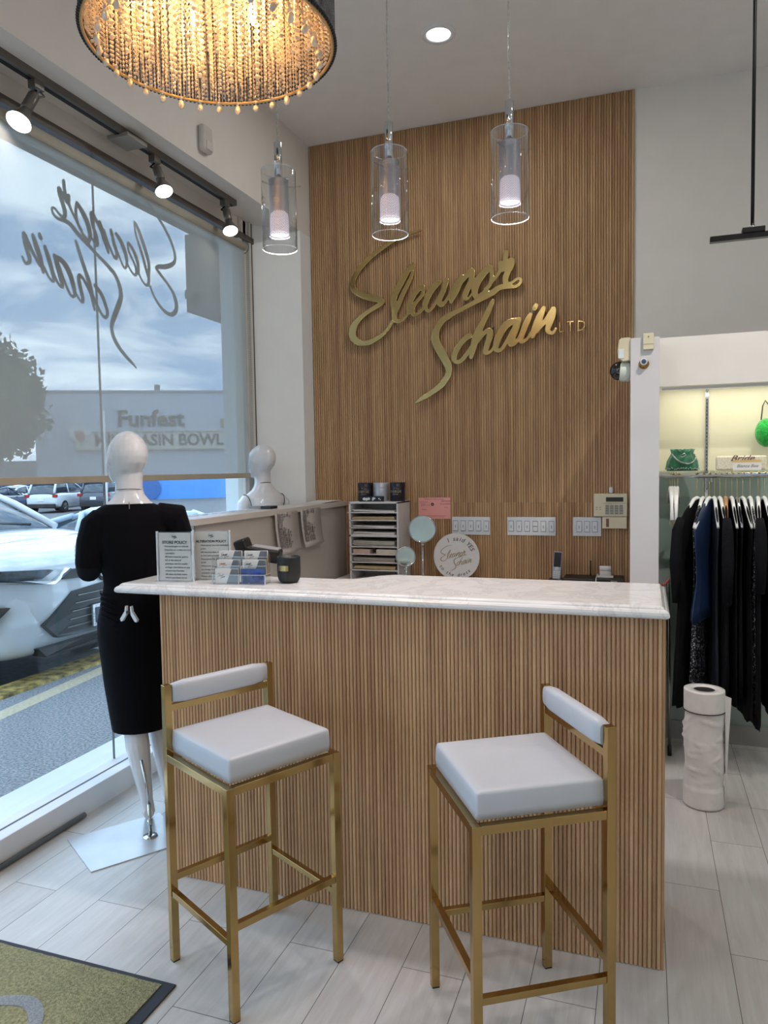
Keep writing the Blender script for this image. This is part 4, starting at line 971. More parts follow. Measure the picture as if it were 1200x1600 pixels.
pm = part('base_plate', sp0, brushed()); pm['label'] = 'square scuffed metal base plate on the floor under the dressed mannequin'; pm['category'] = 'base plate'
clp = thing('skirt_clip', 'white plastic spring clip pinching the back of the black dress below the countertop', 'clip', (-1.872, 2.325, 0.90))
for s in (1, -1):
    q = MB(); q.prism([(s*.010, .004), (s*.017, -.002), (s*.040, -.034), (s*.036, -.044), (s*.028, -.042), (s*.010, -.016)], -.006, .006, XZ(-1.872, 2.325, .945))
    part('grip', q, PLATE, clp, bevel=.001)
    q = MB(); q.prism([(s*.009, -.002), (s*.017, .0), (s*.013, .018), (s*.009, .016)], -.006, .006, XZ(-1.872, 2.325, .945)); part('jaw', q, PLATE, clp)
part('spring', MB().cyl((-1.884, 2.325, .938), (-1.860, 2.325, .938), .006, 10), BLACK, clp)

m2 = thing('mannequin', 'bare glossy white mannequin bust with dark joint lines, behind the low partition', 'mannequin', (-2.268, 4.13, 0), math.radians(58))
b = MB(); b.rings(body_rings(LOW[:-1] + TORSO)); head(b, 0, 0.35)
limb(b, [(-.065, 0, .84, .078), (-.062, 0, .70, .072), (-.058, .008, .46, .045), (-.055, -.006, .36, .048), (-.05, .004, .12, .026), (-.05, .01, .06, .028)])
limb(b, [(.065, 0, .84, .078), (.062, 0, .70, .072), (.058, .008, .46, .045), (.055, -.006, .36, .048), (.05, .004, .12, .026), (.05, .01, .06, .028)])
for s in (-1, 1):
    limb(b, [(s*.05, -.02, .05, .022), (s*.05, .03, .045, .027), (s*.052, .10, .022, .018)])
    limb(b, [(s*.11, 0, 1.296, .044), (s*.142, -.004, 1.268, .042), (s*.155, 0, 1.18, .036), (s*.160, .0, 1.06, .032), (s*.165, .03, .92, .026), (s*.165, .045, .86, .02)])
    hand(b, frameM((s*.165, .045, .87), (0, .1, -1), (0, 1, 0)))
b2 = part('figure', b, MANN, m2, local=True); remesh(b2, 0.0045, 5)
jl = MB(); jl.tube([(0.050*math.cos(2*PI*k/32), .003+.048*math.sin(2*PI*k/32), 1.392 - .012*math.sin(2*PI*k/32)) for k in range(32)], .0022, 6, close=True)
part('neck_joint', jl, INK, b2, local=True)
for s in (-1, 1):
    q = MB(); q.tube([(s*(.118+.012*math.cos(2*PI*k/28)), .078*math.cos(2*PI*k/28 + 1.57)*.72, 1.275+.055*math.sin(2*PI*k/28 + 1.57)) for k in range(28)], .0024, 6, close=True)
    part('shoulder_joint', q, INK, b2, local=True)
part('stand_base', MB().lathe([(.001, .012), (.14, .010), (.14, 0.001)], 32, None), CHROME, m2, local=True)

# ------------------------------------------------------------------ things on the countertop
ZC = 1.0755
def lines(words, x, z, dz, size, M, bold=0.0):
    mb = MB()
    for i, w in enumerate(words):
        text(w, size, M @ Matrix.Translation((x, z - i*dz, 0)), mb, 0.0002, 0, 'LEFT', bold if not w.startswith('*') else bold)
    return mb
def mini_logo(mb, M, s, wf=1.3):
    f = lambda x, z: ((x + 1.15)*s, (z - 2.42)*s)
    q = MB()
    for st_ in ELEANOR + SCHAIN: ribbon(q, [(a, b_, w*s*1.0) for a, b_, w in [( (p[0]+1.15)*s, (p[1]-2.42)*s, p[2]) for p in st_]], M, 0, .0003, wf, None, 2)
    mb.add(q.v, q.f); return mb
def sign_holder(loc, rz, title, body, label, w=.125, h=.178):
    t = thing('sign_holder', label, 'sign', loc, rz, None)
    part('acrylic', MB().bb(-w/2-.006, w/2+.006, -.004, -.001, 0, h+.004).bb(-w/2-.006, w/2+.006, .002, .005, 0, h+.004).bb(-w/2-.006, w/2+.006, -.03, .04, 0, .003), ACRYL, t, local=True)
    es = MB(); es.bb(-w/2-.009, -w/2-.005, -.005, .006, 0, h+.005); es.bb(w/2+.005, w/2+.009, -.005, .006, 0, h+.005)
    part('acrylic_edge', es, mat('acrylic_edge', (205, 214, 220), 0.15) if 'acrylic_edge' not in MATS else MATS['acrylic_edge'], t, local=True)
    pg = part('page', MB().bb(-w/2, w/2, -.0005, .0015, .003, h), PAPER, t, local=True)
    M0 = Matrix(((1, 0, 0, 0), (0, 0, -1, -.0012), (0, 1, 0, 0), (0, 0, 0, 1)))
    tx = text(title, w*(.118 if len(title) < 14 else .094), M0 @ Matrix.Translation((0, h*.80, 0)), None, .0002, bold=.0004)
    for i, s_ in enumerate(body):
        text(s_, w*.073, M0 @ Matrix.Translation((-w*.36, h*(.72 - i*.072), 0)), tx, .0002, align='LEFT', bold=.0004 if s_.isupper() else 0.0)
    part('printed_text', tx, INK, pg, local=True)
    ml = MB(); mini_logo(ml, M0 @ Matrix.Translation((0, h*.91, 0)), w*.19/1.6)
    part('printed_logo', ml, INK, pg, local=True)
    return t
sign_holder((-1.617, 2.272, ZC), math.radians(8), 'STORE POLICY', ['· No exchanges or refunds', '· Deposits on orders are non', '  refundable', '· All items must be paid in', '  full at the time of', '  purchase, we are unable', '  to begin alterations or any', '  related merchandise', '· All sales are final, items', '  before purchase are to', '  be inspected'], 'clear acrylic holder with a white STORE POLICY page, left one on the countertop')
sign_holder((-1.503, 2.335, ZC), math.radians(14), 'ALTERATION POLICY', ['· Alterations are not included in', '  price', '· All merchandise must be paid', '  in full before being altered', '· Alterations for gowns begin at', '  $300', '· Wherever possible please try', '  to change it when you', '  schedule your fitting', '· Please allow 3 weeks', '  for fitting'], 'clear acrylic holder with a white ALTERATION POLICY page, right behind the STORE POLICY one')
ch_ = thing('card_holder', 'clear six-pocket holder full of business cards on the countertop', 'card holder', (-1.345, 2.262, ZC), math.radians(9))
CW = .088
acr = MB()
for i in range(3):
    y = .0 + i*.018; z0 = i*.030
    acr.bb(-.096, .096, y-.008, y-.006, z0, z0+.034)
acr.bb(-.098, -.096, -.010, .05, 0, .10); acr.bb(.096, .098, -.010, .05, 0, .10); acr.bb(-.001, .001, -.010, .05, 0, .095); acr.bb(-.096, .096, -.010, .05, 0, .002); acr.bb(-.096, .096, .048, .05, 0, .11)
part('tray', acr, ACRYL, ch_, local=True)
er = MB()
for i in range(3): er.bb(-.096, .096, i*.018-.0085, i*.018-.0055, i*.030+.033, i*.030+.0345)
for x in (-.097, 0, .097): er.bb(x-.0012, x+.0012, -.011, -.009, 0, .036); er.bb(x-.0012, x+.0012, -.011, .05, .034, .0352)
part('tray_edge', er, MATS['acrylic_edge'], ch_, local=True)
CG = mat('card_grey', (104, 108, 114), 0.5); CB = mat('card_blue_gradient', (58, 84, 142), 0.4, vary=0.7, scale=22); CRED = mat('card_orange_ink', (196, 100, 62), 0.5)
for i in range(3):
    for j, xc in enumerate((-.048, .048)):
        y = i*.018 + .002; z0 = .002 + i*.030; hh = .052
        st_ = 'stack of business cards, grey and white with a script logo'
        c = thing('business_cards', '%s %s card in the %s pocket of the clear card holder' % (('white-and-grey' if not (i == 0 and j) else 'blue'), 'business', ('lower', 'middle', 'upper')[i] + (' right', ' left')[j == 0]), 'business cards', tuple(Matrix.Translation((-1.345, 2.262, ZC)) @ Matrix.Rotation(math.radians(9), 4, 'Z') @ Vector((xc, y, z0))), math.radians(9), 'business cards in the clear holder')
        part('stack', MB().bb(-CW/2+.001, CW/2-.001, 0, .008, 0, hh), PAPER if not (i == 0 and j) else CB, c, local=True)
        if not (i == 0 and j):
            part('grey_half', MB().prism([(-.002, 0), (CW/2-.001, 0), (CW/2-.001, hh), (.018, hh)], 0, .0006, Matrix(((1, 0, 0, 0), (0, 0, -1, 0), (0, 1, 0, 0), (0, 0, 0, 1)))), CG, c, local=True)
            ml = MB(); mini_logo(ml, Matrix(((1, 0, 0, -.020), (0, 0, -1, -.0003), (0, 1, 0, .034 if i else .026), (0, 0, 0, 1))), .021, 1.0)
            part('script_logo', ml, INK if not (i == 1 and j == 0) else CRED, c, local=True)
        else:
            part('rose_print', MB().sph((.018, -.0002, .026), (.020, .0006, .018), 14, 8), mat('deep_blue_print', (34, 58, 140), 0.4, vary=0.8, scale=60), c, local=True)
cp = thing('candle_cup', 'ribbed matte black candle cup with a small gold label on the countertop', 'cup', (-1.193, 2.345, ZC))
rb = MB(); R = []
n_ = 72
for r, z in ((.020, 0), (.030, .001), (.036, .010), (.0395, .022), (.0405, .04), (.0405, .088), (.0405, .094), (.037, .094), (.037, .03), (.030, .02)):
    R.append([((r + (.0009*math.cos(24*2*PI*j/n_) if z < .09 and r > .0355 else 0))*math.cos(2*PI*j/n_) - 1.193, (r + (.0009*math.cos(24*2*PI*j/n_) if z < .09 and r > .0355 else 0))*math.sin(2*PI*j/n_) + 2.345, ZC + z) for j in range(n_)])
rb.rings(R); part('cup', rb, mat('matte_black_ceramic', (22, 24, 26), 0.5), cp)
lb = MB(); vs = []
for k in range(9):
    a = math.radians(-122 + k*7)
    for z in (.045, .064): vs.append((-1.193 + .0417*math.cos(a), 2.345 + .0417*math.sin(a), ZC+z))
lb.add(vs, [(2*k, 2*k+2, 2*k+3, 2*k+1) for k in range(8)]); part('gold_label', lb, SIGNGOLD, cp)
pt = thing('payment_terminal', 'black card payment terminal on a stalk behind the sign holders', 'terminal', (-1.515, 2.70, 0.765))
part('stalk', MB().cyl((-1.515, 2.70, .775), (-1.515, 2.70, 1.11), .018, 16), BLACK, pt)
part('foot', MB().lathe([(.001, .785), (.033, .783), (.035, .765)], 28, Matrix.Translation((-1.515, 2.70, 0))), BLACK, pt)
RM = Matrix.Translation((-1.50, 2.68, 1.135)) @ Matrix.Rotation(math.radians(16), 4, 'Z') @ Matrix.Rotation(math.radians(9), 4, 'Y')
part('reader', MB().box((.012, 0, 0), (.160, .085, .055), RM), BLACK, pt, bevel=.008)
part('keypad', MB().box((.030, 0, .029), (.11, .07, .006), RM), mat('keypad_grey', (150, 150, 150), 0.4), pt, bevel=.002)
part('screen_hood', MB().box((-.050, 0, .055), (.055, .09, .050), RM @ Matrix.Rotation(math.radians(-28), 4, 'Y')), BLACK, pt, bevel=.01)

# ------------------------------------------------------------------ back desk and oak wall things
so = thing('paper_sorter', 'tall white eight-slot paper sorter standing on the desk against the oak wall', 'organizer', (-1.62, 4.5, .765))
X0, X1, YF, YB = -1.795, -1.462, 4.393, 4.64
SW = mat('sorter_white', (206, 204, 202), 0.5)
part('side', MB().bb(X0, X0+.010, YF, YB, .765, 1.265), SW, so); part('side', MB().bb(X1-.010, X1, YF, YB, .765, 1.265), SW, so)
part('top', MB().bb(X0, X1, YF, YB, 1.257, 1.268), SW, so); part('back', MB().bb(X0, X1, YB-.004, YB, .765, 1.26), SW, so)
zs = [1.196, 1.146, 1.098, 1.044, .976, .928, .876, .826]
for i, z in enumerate(zs):
    part('shelf', MB().bb(X0-(.012 if i == 0 else 0), X1-.008, YF-(.002 if i == 0 else 0), YB, z, z+(.006 if i != 3 else .014)), SW, so)
bk_ = [(0, .010, PAPER, 'thin'), (1, .020, MANILA, 'manila'), (2, .010, PAPER, 'thin'), (3, .014, PAPER, 'loose'), (4, .034, mat('greyish_forms', (176, 176, 164), 0.7, vary=.1, scale=30), 'thick grey'), (6, .026, PAPERGREY, 'ruffled'), (7, .022, MANILA, 'yellowed')]
rnd = random.Random(5)
NM = ['topmost', 'second', 'third', 'fourth', 'fifth', 'sixth', 'seventh', 'lowest']
CL = {0: 'white', 1: 'tan', 2: 'white', 3: 'white', 4: 'grey-white', 6: 'crumpled grey', 7: 'yellowed'}
for i, h, m_, nm in bk_:
    zb = zs[i] + (.006 if i != 3 else .014); mb = MB(); k = max(3, int(h/.0045)); z = zb
    for j in range(k):
        dx, dy = rnd.uniform(-.008, .008), rnd.uniform(0, .012); th = h/k
        a = X0+.024+dx; b_ = X1-.03+dx*.5; lift = rnd.uniform(0, .004) if nm != 'manila' else 0
        vs = []
        for x, zz in ((a, z+lift*1.5), ((a*2+b_)/3, z+lift), ((a+2*b_)/3, z), (b_, z)):
            vs += [(x, YF+.006+dy, zz), (x, YB-.02, zz), (x, YB-.02, zz+th*.9), (x, YF+.006+dy, zz+th*.9)]
        mb.rings([vs[0:4], vs[4:8], vs[8:12], vs[12:16]], True, None, False); z += th
    tag(part('paper_stack', mb, m_), '%s paper stack lying in the %s slot of the white sorter' % (CL[i], NM[i]), 'papers', 'papers in the sorter slots')
for (xa, xb, mm, l_) in ((-1.775, -1.655, mat('pink_cards', (196, 168, 156), 0.7, vary=.1, scale=40), 'left, pinkish'), (-1.615, -1.475, mat('cream_cards', (206, 196, 178), 0.7, vary=.1, scale=40), 'right, cream')):
    mb = MB()
    for j in range(6): mb.bb(xa+rnd.uniform(0, .003), xb-rnd.uniform(0, .003), YF+.004, YB-.06, zs[5]+.006+j*.005, zs[5]+.0105+j*.005)
    tag(part('card_pile', mb, mm), '%s pile of envelopes in the sixth slot of the white sorter' % l_, 'papers', 'papers in the sorter slots')
def tin(x, y, m, label, txt=True, r=.049):
    t = thing('round_box', label, 'box', (x, y, 1.268), 0, 'round boxes on the paper sorter')
    T = Matrix.Translation((x, y, 1.268))
    part('body', MB().lathe([(r-.001, 0), (r, .002), (r, .088), (r-.001, .09)], 32, T), m, t)
    part('lid', MB().lathe([(r+.001, .085), (r+.001, .118), (r-.001, .120), (.001, .120)], 32, T, False), m, t)
    if txt:
        q = MB(); fs = []
        for s_, z, sz in (('N°1', .085, .016), ('ENERGIE', .062, .021), ('ELEANOR', .045, .009)):
            w = text(s_, sz, None, None, .0004)
            q.add([(x + (r+.0008)*math.sin(a/r) , y - (r+.0008)*math.cos(a/r), 1.268+z+b_) for a, b_, c in w.v], w.f)
        part('gold_print', q, mat('pale_gold_print', (214, 196, 150), 0.4) if 'pale_gold_print' not in MATS else MATS['pale_gold_print'], t)
NAVY = mat('navy_box_card', (16, 18, 30), 0.35)
tin(-1.722, 4.51, NAVY, 'navy round box with gold lettering, left one on top of the paper sorter')
tin(-1.618, 4.52, mat('silver_box_card', (176, 180, 188), 0.35, 0.3), 'silver-white round box between the two navy ones on the paper sorter', False)
tin(-1.502, 4.51, NAVY, 'navy round box with gold lettering, right one on top of the paper sorter')
nb = thing('name_block', 'small black block sign with white marks in front of the round boxes', 'sign', (-1.655, 4.435, 1.268))
part('block', MB().bb(-1.735, -1.572, 4.425, 4.445, 1.268, 1.302), BLACK, nb, bevel=.001)
wm = MB()
for x, z, a, b_ in ((-1.70, 1.285, .012, .009), (-1.685, 1.283, .008, .010), (-1.67, 1.286, .010, .008), (-1.635, 1.289, .012, .007), (-1.642, 1.280, .006, .006), (-1.60, 1.287, .004, .005), (-1.592, 1.281, .004, .003)):
    wm.sph((x, 4.4248, z), (a, .0008, b_), 10, 6)
part('white_marks', wm, PLATE, nb)

YW = 4.644      # crests of the flutes
def wallplate(xc, zc, n, w, h, label, group='switch plates on the oak wall', small=None):
    t = thing('switch_plate', label, 'light switch', (xc, YW, zc-h/2), 0, group)
    part('plate', MB().bb(xc-w/2, xc+w/2, YW-.006, YW, zc-h/2, zc+h/2), PLATE, t, bevel=.0015)
    SH = mat('switch_shadow_gap', (120, 126, 134), 0.5) if 'switch_shadow_gap' not in MATS else MATS['switch_shadow_gap']
    for i in range(n):
        x = xc - w/2 + w*(i+.5)/n
        if w/n > .051 and n > 1: x = xc + (i-(n-1)/2)*.046
        g_ = part('frame', MB().bb(x-.0165, x+.0165, YW-.0068, YW-.0055, zc-.034, zc+.034), SH, t)
        if small == i:
            part('switch', MB().bb(x-.014, x+.014, YW-.010, YW-.006, zc+.002, zc+.030), PLATE, t, bevel=.001); part('switch', MB().bb(x-.014, x+.014, YW-.010, YW-.006, zc-.030, zc-.002), PLATE, t, bevel=.001)
        else:
            q = MB(); q.add([(x-.014, YW-.0065, zc-.031), (x+.014, YW-.0065, zc-.031), (x+.014, YW-.0065, zc+.031), (x-.014, YW-.0065, zc+.031), (x-.014, YW-.013, zc-.030), (x+.014, YW-.013, zc-.030), (x+.014, YW-.008, zc+.030), (x-.014, YW-.008, zc+.030)],
                            [(0, 1, 5, 4), (1, 2, 6, 5), (2, 3, 7, 6), (3, 0, 4, 7), (4, 5, 6, 7)])
            sw_ = part('switch', q, PLATE, t)
            part('marking', MB().bb(x-.002, x+.002, YW-.0125, YW-.0115, zc-.012, zc+.006), SH, sw_)
    sc = MB()
wallplate(-1.052, 1.102, 5, .250, .115, 'white five-gang switch plate on the oak wall, above the round sign')
wallplate(-.668, 1.103, 6, .300, .115, 'white six-gang switch plate on the oak wall, middle and widest of the three', small=3)
wallplate(-.331, 1.104, 3, .166, .115, 'white three-gang switch plate on the oak wall, below the alarm keypad')
kp = thing('alarm_keypad', 'ivory alarm keypad with dark display and open flap on the oak wall', 'keypad', (-.19, YW, 1.09))
part('housing', MB().bb(-.290, -.098, YW-.030, YW, 1.168, 1.305), OFFWHITE, kp, bevel=.004)
part('display', MB().bb(-.219, -.120, YW-.0315, YW-.029, 1.258, 1.284), mat('lcd_dark', (44, 50, 40), 0.3), kp)
for r in range(4):
    for c in range(4):
        part('key', MB().bb(-.222+c*.0265, -.222+c*.0265+.020, YW-.034, YW-.029, 1.226-r*.0145, 1.237-r*.0145), mat('key_grey', (140, 142, 138), 0.5) if 'key_grey' not in MATS else MATS['key_grey'], kp)
part('flap', MB().bb(-.241, -.100, YW-.026, YW-.008, 1.095, 1.166), OFFWHITE, kp, bevel=.003)
part('flap_label', MB().bb(-.218, -.202, YW-.0275, YW-.0255, 1.105, 1.155), mat('brown_label', (120, 84, 66), 0.6), kp)
part('ridge', MB().bb(-.239, -.103, YW-.033, YW-.029, 1.248, 1.2495), mat('ivory_shadow_line', (150, 142, 120), 0.6), kp)
for r in range(2):
    for c in range(2): part('indicator', MB().bb(-.277+c*.02, -.267+c*.02, YW-.0315, YW-.029, 1.222-r*.012, 1.225-r*.012), MATS['brown_label'], kp)
tag(part('door_chime_sensor', MB().bb(-.202, -.180, YW-.02, YW, 1.308, 1.345), PLATE, bevel=.006), 'tiny white rounded sensor stuck just above the alarm keypad', 'sensor')
ce = thing('pink_certificate', 'pink printed certificate fixed to the oak wall above the large round mirror', 'certificate', (-1.295, YW, 1.145))
part('sheet', MB().bb(-1.402, -1.187, YW-.002, YW, 1.145, 1.284), PINK, ce)
txs = [[], [], [], []]
CM = XZ(-1.295, YW-.0021, 1.214)
for s_, x, z, sz in (('Department of Taxation and Finance', 0, .060, .0085), ('Identification number', -.07, .042, .007), ('Certificate for', -.078, .030, .006), ('sales tax', -.080, .018, .006), ('VENDOR', -.07, -.008, .008), ('CERTIFICATE', .078, .046, .011), ('OF AUTHORITY', .076, .028, .010), ('ST-125', .078, .006, .008), ('This certificate must be prominently displayed at your place of business', 0, -.048, .0055), ('Improper use of this certificate will cause it to be revoked', 0, -.056, .0055)):
    txs[0 if x < -.03 else 2 if x > .03 else (1 if z > 0 else 3)].append((s_, sz, x, z))
for grp in txs:
    q = MB()
    for s_, sz, x, z in grp: text(s_, sz, CM @ Matrix.Translation((x, z, 0)), q, .0002)
    part('print', q, INK, ce)
sl_ = MB()
for k in range(8):
    a = 2*PI*k/8; sl_.prism([(.004*math.cos(2*PI*j/6)+.007*math.cos(a), .004*math.sin(2*PI*j/6)+.007*math.sin(a)) for j in range(6)], 0, .0004, CM @ Matrix.Translation((-.012, .026, 0)))
part('seal', sl_, INK, ce)
part('rule', MB().bb(-1.385, -1.325, YW-.0026, YW-.002, 1.2375, 1.2382), INK, ce)
part('rule', MB().bb(-1.385, -1.315, YW-.0026, YW-.002, 1.230, 1.2307), INK, ce)

# round plaque on the desk
rsn = thing('round_plaque', 'round white plaque reading I said YES to the dress, leaning on the oak wall', 'sign', (-1.116, 4.53, .765))
PC = Vector((-1.116, 4.50, .918))
part('disc', MB().cyl((PC.x, 4.500, PC.z), (PC.x, 4.508, PC.z), .1475, 64), mat('plaque_white', (212, 208, 204), 0.5, vary=.03, scale=120), rsn)
part('easel_foot', MB().bb(-1.15, -1.08, 4.508, 4.56, .765, .80), BLACK, rsn)
q = MB()
PMx = XZ(PC.x, 4.4995, PC.z)
for s_ in ELEANOR + SCHAIN: ribbon(q, [((a+1.16)*.150+.0, (b_-2.46)*.150-.008, w*.150) for a, b_, w in s_], PMx, 0, .0005, .62, None, 3)
part('script_logo', q, mat('antique_gold_ink', (150, 124, 72), 0.45), rsn)
def arc_text(s_, r, a0, a1, size, top=True):
    mb = MB(); n = len(s_)
    for i, c in enumerate(s_):
        if c == ' ': continue
        a = math.radians(a0 + (a1-a0)*i/(n-1))
        if top: M0 = PMx @ Matrix.Translation((r*math.sin(a), r*math.cos(a), 0)) @ Matrix.Rotation(-a, 4, 'Z')
        else: M0 = PMx @ Matrix.Translation((r*math.sin(a), -r*math.cos(a), 0)) @ Matrix.Rotation(a, 4, 'Z')
        text(c, size, M0, mb, .0003, .2)
    return mb
part('upper_words', arc_text('I said YES', .112, -28, 64, .040), INK, rsn)
part('lower_words', arc_text('to the dress', .118, -58, 42, .032, False), INK, rsn)

def mirror(x, y, z0, zc, r, lean, label, tilt=0.0):
    t = thing('table_mirror', label, 'mirror', (x, y, z0), 0, 'round chrome table mirrors')
    Mx = Matrix.Translation((x, y, zc)) @ Matrix.Rotation(lean, 4, 'Z') @ Matrix.Rotation(-tilt, 4, 'X') @ Matrix.Rotation(PI/2, 4, 'X')
    ri = MB(); ri.tube([tuple(Mx @ Vector((r*math.cos(2*PI*k/48), r*math.sin(2*PI*k/48), 0))) for k in range(48)], .0045, 8, close=True)
    part('frame', ri, CHROME, t)
    part('glass', MB().lathe([(.0005, .001), (r-.002, .001), (r-.002, -.003), (.0005, -.003)], 48, Mx, False, False), mat('silvered_mirror', (206, 222, 220), 0.04, 1.0) if 'silvered_mirror' not in MATS else MATS['silvered_mirror'], t)
    part('stem', MB().tube([(x, y+.004, z0+.01), (x, y+.004, z0+.05), (x, y+.004, zc-r-.01)], [.010, .0075, .0065], 14), CHROME, t)
    part('joint', MB().sph((x, y+.002, zc-r-.012), .0125, 14, 10), CHROME, t)
    part('base', MB().lathe([(.055, 0), (.055, .004), (.03, .012), (.014, .028), (.001, .03)], 32, Matrix.Translation((x, y, z0)), True), CHROME, t)
mirror(-1.325, 4.46, .765, 1.093, .083, .15, 'large round chrome table mirror on the desk in front of the pink certificate', .12)
mirror(-1.405, 4.36, .765, .928, .060, .5, 'small round chrome table mirror in front of the paper sorter side', .1)

ph = thing('cordless_phone', 'silver and black cordless phone standing in its charging cradle', 'phone', (-.497, 4.5, .765))
part('cradle', MB().bb(-.543, -.450, 4.46, 4.55, .765, .800), BLACK, ph, bevel=.006)
PHM = Matrix.Translation((-.500, 4.505, .785)) @ Matrix.Rotation(math.radians(-8), 4, 'X') @ Matrix.Rotation(math.radians(3), 4, 'Y')
hs = part('handset', MB().box((0, 0, .09), (.050, .024, .175), PHM), mat('silver_plastic', (176, 178, 182), 0.3, 0.3), ph, bevel=.006)
part('face', MB().box((0, -.0125, .128), (.042, .002, .088), PHM), BLACK, hs, bevel=.001)
part('nav_button', MB().cyl(tuple(PHM @ Vector((0, -.011, .073))), tuple(PHM @ Vector((0, -.0155, .073))), .012, 20), CHROME, hs)
kk = MB()
for r in range(4):
    for c in range(3): kk.box((-.014+c*.014, -.0128, .054-r*.012), (.010, .002, .006), PHM)
part('number_keys', kk, PLATE, hs)
rt_ = thing('network_router', 'flat black router with a short upright antenna beside the phone', 'router', (-.36, 4.5, .765))
part('case', MB().bb(-.455, -.275, 4.43, 4.60, .765, .815), BLACK, rt_, bevel=.006)
part('antenna', MB().cyl((-.305, 4.57, .81), (-.305, 4.57, .905), .0045, 10), BLACK, rt_)
pr_ = thing('receipt_printer', 'black receipt printer with a curl of white paper at the right end of the desk', 'printer', (-.18, 4.5, .765))
part('case', MB().bb(-.266, -.112, 4.42, 4.60, .765, .818), BLACK, pr_, bevel=.005)
part('side_trim', MB().bb(-.268, -.262, 4.418, 4.60, .768, .822), PLATE, pr_)
ww = MB(); R = []
for k in range(8):
    a = k/7; R.append([(-.250, 4.53-.01*math.sin(a*3), .820+.060*a), (-.185, 4.53-.01*math.sin(a*3), .820+.060*a), (-.185, 4.532-.01*math.sin(a*3), .820+.060*a), (-.250, 4.532-.01*math.sin(a*3), .820+.060*a)])
ww.rings(R, True, None, True); ww.bb(-.262, -.172, 4.47, 4.53, .819, .824); ww.cyl((-.250, 4.52, .868), (-.185, 4.52, .868), .014, 16)
part('paper_roll', ww, PAPER, pr_)
part('printed_mark', text('Clover', .013, XZ(-.165, 4.4195, .806)), PLATE, pr_)

# papers on the low partition
def receipt(y0, y1, z1, z0, seed, label):
    mb = MB(); R = []; rn = random.Random(seed)
    for k in range(13):
        a = k/12; z = z1 + (z0-z1)*a; off = .004 + .012*a*a + (.02*(a-.86) if a > .86 else 0); dy = .028*a*a
        R.append([(-1.905+off, y0+dy, z), (-1.905+off+.004*math.sin(a*6), (y0+y1)/2+dy, z), (-1.905+off, y1+dy*.6, z+.008*a), (-1.9058+off, y1+dy*.6, z+.008*a), (-1.9058+off+.004*math.sin(a*6), (y0+y1)/2+dy, z), (-1.9058+off, y0+dy, z)])
    mb.rings(R)
    t = thing('hanging_receipt', label, 'receipt', (-1.905, (y0+y1)/2, z0), 0, 'long receipts taped to the low partition')
    part('strip', mb, PAPERGREY, t)
    tx = MB(); MM = YZ(-1.898, y0, z1)
    for k in range(20):
        a = (k+1)/24; w_ = rn.choice(['Tops 4022  38 79', 'Style 6611   12', 'Gown size 8 ivory', 'Alt 291 pick up', 'Total 1 122.40', 'Beads  mc 4418'])
        text(w_, .022*abs(y1-y0)/.28, YZ(-1.9048+.006+.012*a*a, y0+.02+.028*a*a, z1+(z0-z1)*a), tx, .0002, align='LEFT')
    part('print', tx, mat('faint_ink', (92, 86, 84), 0.6) if 'faint_ink' not in MATS else MATS['faint_ink'], t)
receipt(3.585, 3.865, 1.242, 1.008, 1, 'long printed receipt hanging on the low partition, the nearer of two')
receipt(3.905, 4.185, 1.244, 1.020, 2, 'long printed receipt hanging on the low partition, nearer the oak wall')
lp = MB()
for k in range(3): lp.add([(-2.09+.01*k, 4.30+.05*k, 1.2625+.003*k), (-1.945+.01*k, 4.28+.04*k, 1.2625+.003*k), (-1.93, 4.60-.02*k, 1.2655+.003*k), (-2.08, 4.60-.03*k, 1.2655+.003*k), (-2.09+.01*k, 4.30+.05*k, 1.264+.003*k), (-1.945+.01*k, 4.28+.04*k, 1.264+.003*k), (-1.93, 4.60-.02*k, 1.267+.003*k), (-2.08, 4.60-.03*k, 1.267+.003*k)], [(0, 1, 2, 3), (4, 5, 6, 7), (0, 1, 5, 4), (1, 2, 6, 5), (2, 3, 7, 6), (3, 0, 4, 7)])
tag(part('loose_papers', lp, PAPER), 'few loose white sheets lying on the low partition ledge by the oak wall', 'papers')
lb_ = thing('flat_case', 'small flat case, half grey half black, lying on the low partition ledge', 'case', (-2.04, 3.70, 1.262))
part('grey_half', MB().bb(-2.105, -2.03, 3.66, 3.74, 1.262, 1.276), mat('case_grey', (140, 138, 132), 0.5), lb_, bevel=.002)
part('black_half', MB().bb(-2.03, -1.965, 3.66, 3.74, 1.262, 1.278), BLACK, lb_, bevel=.002)
sdt = MB()
SQ = mat('pale_blue_gloss', (196, 208, 222), 0.2)
sq = thing('ledge_squares', 'row of pale blue and white squares along the low partition ledge', 'swatches', (-2.06, 3.1, 1.262))
for k in range(9):
    part('ledge_square', MB().bb(-2.105, -2.045, 2.94+k*.085, 2.985+k*.085, 1.262, 1.2645), SQ, sq)  # flat glossy pale blue squares in a row on the ledge

# sensors
ms = thing('motion_sensor', 'white rounded alarm sensor on the soffit face above the window', 'sensor', (-2.145, 3.36, 3.10))
part('housing', MB().bb(-2.145, -2.105, 3.315, 3.405, 3.105, 3.24), mat('sensor_white', (204, 198, 190), 0.5), ms, bevel=.018, seg=4)
part('lens', MB().bb(-2.106, -2.100, 3.335, 3.39, 3.115, 3.16), mat('lens_white', (214, 210, 204), 0.3), ms, bevel=.003)

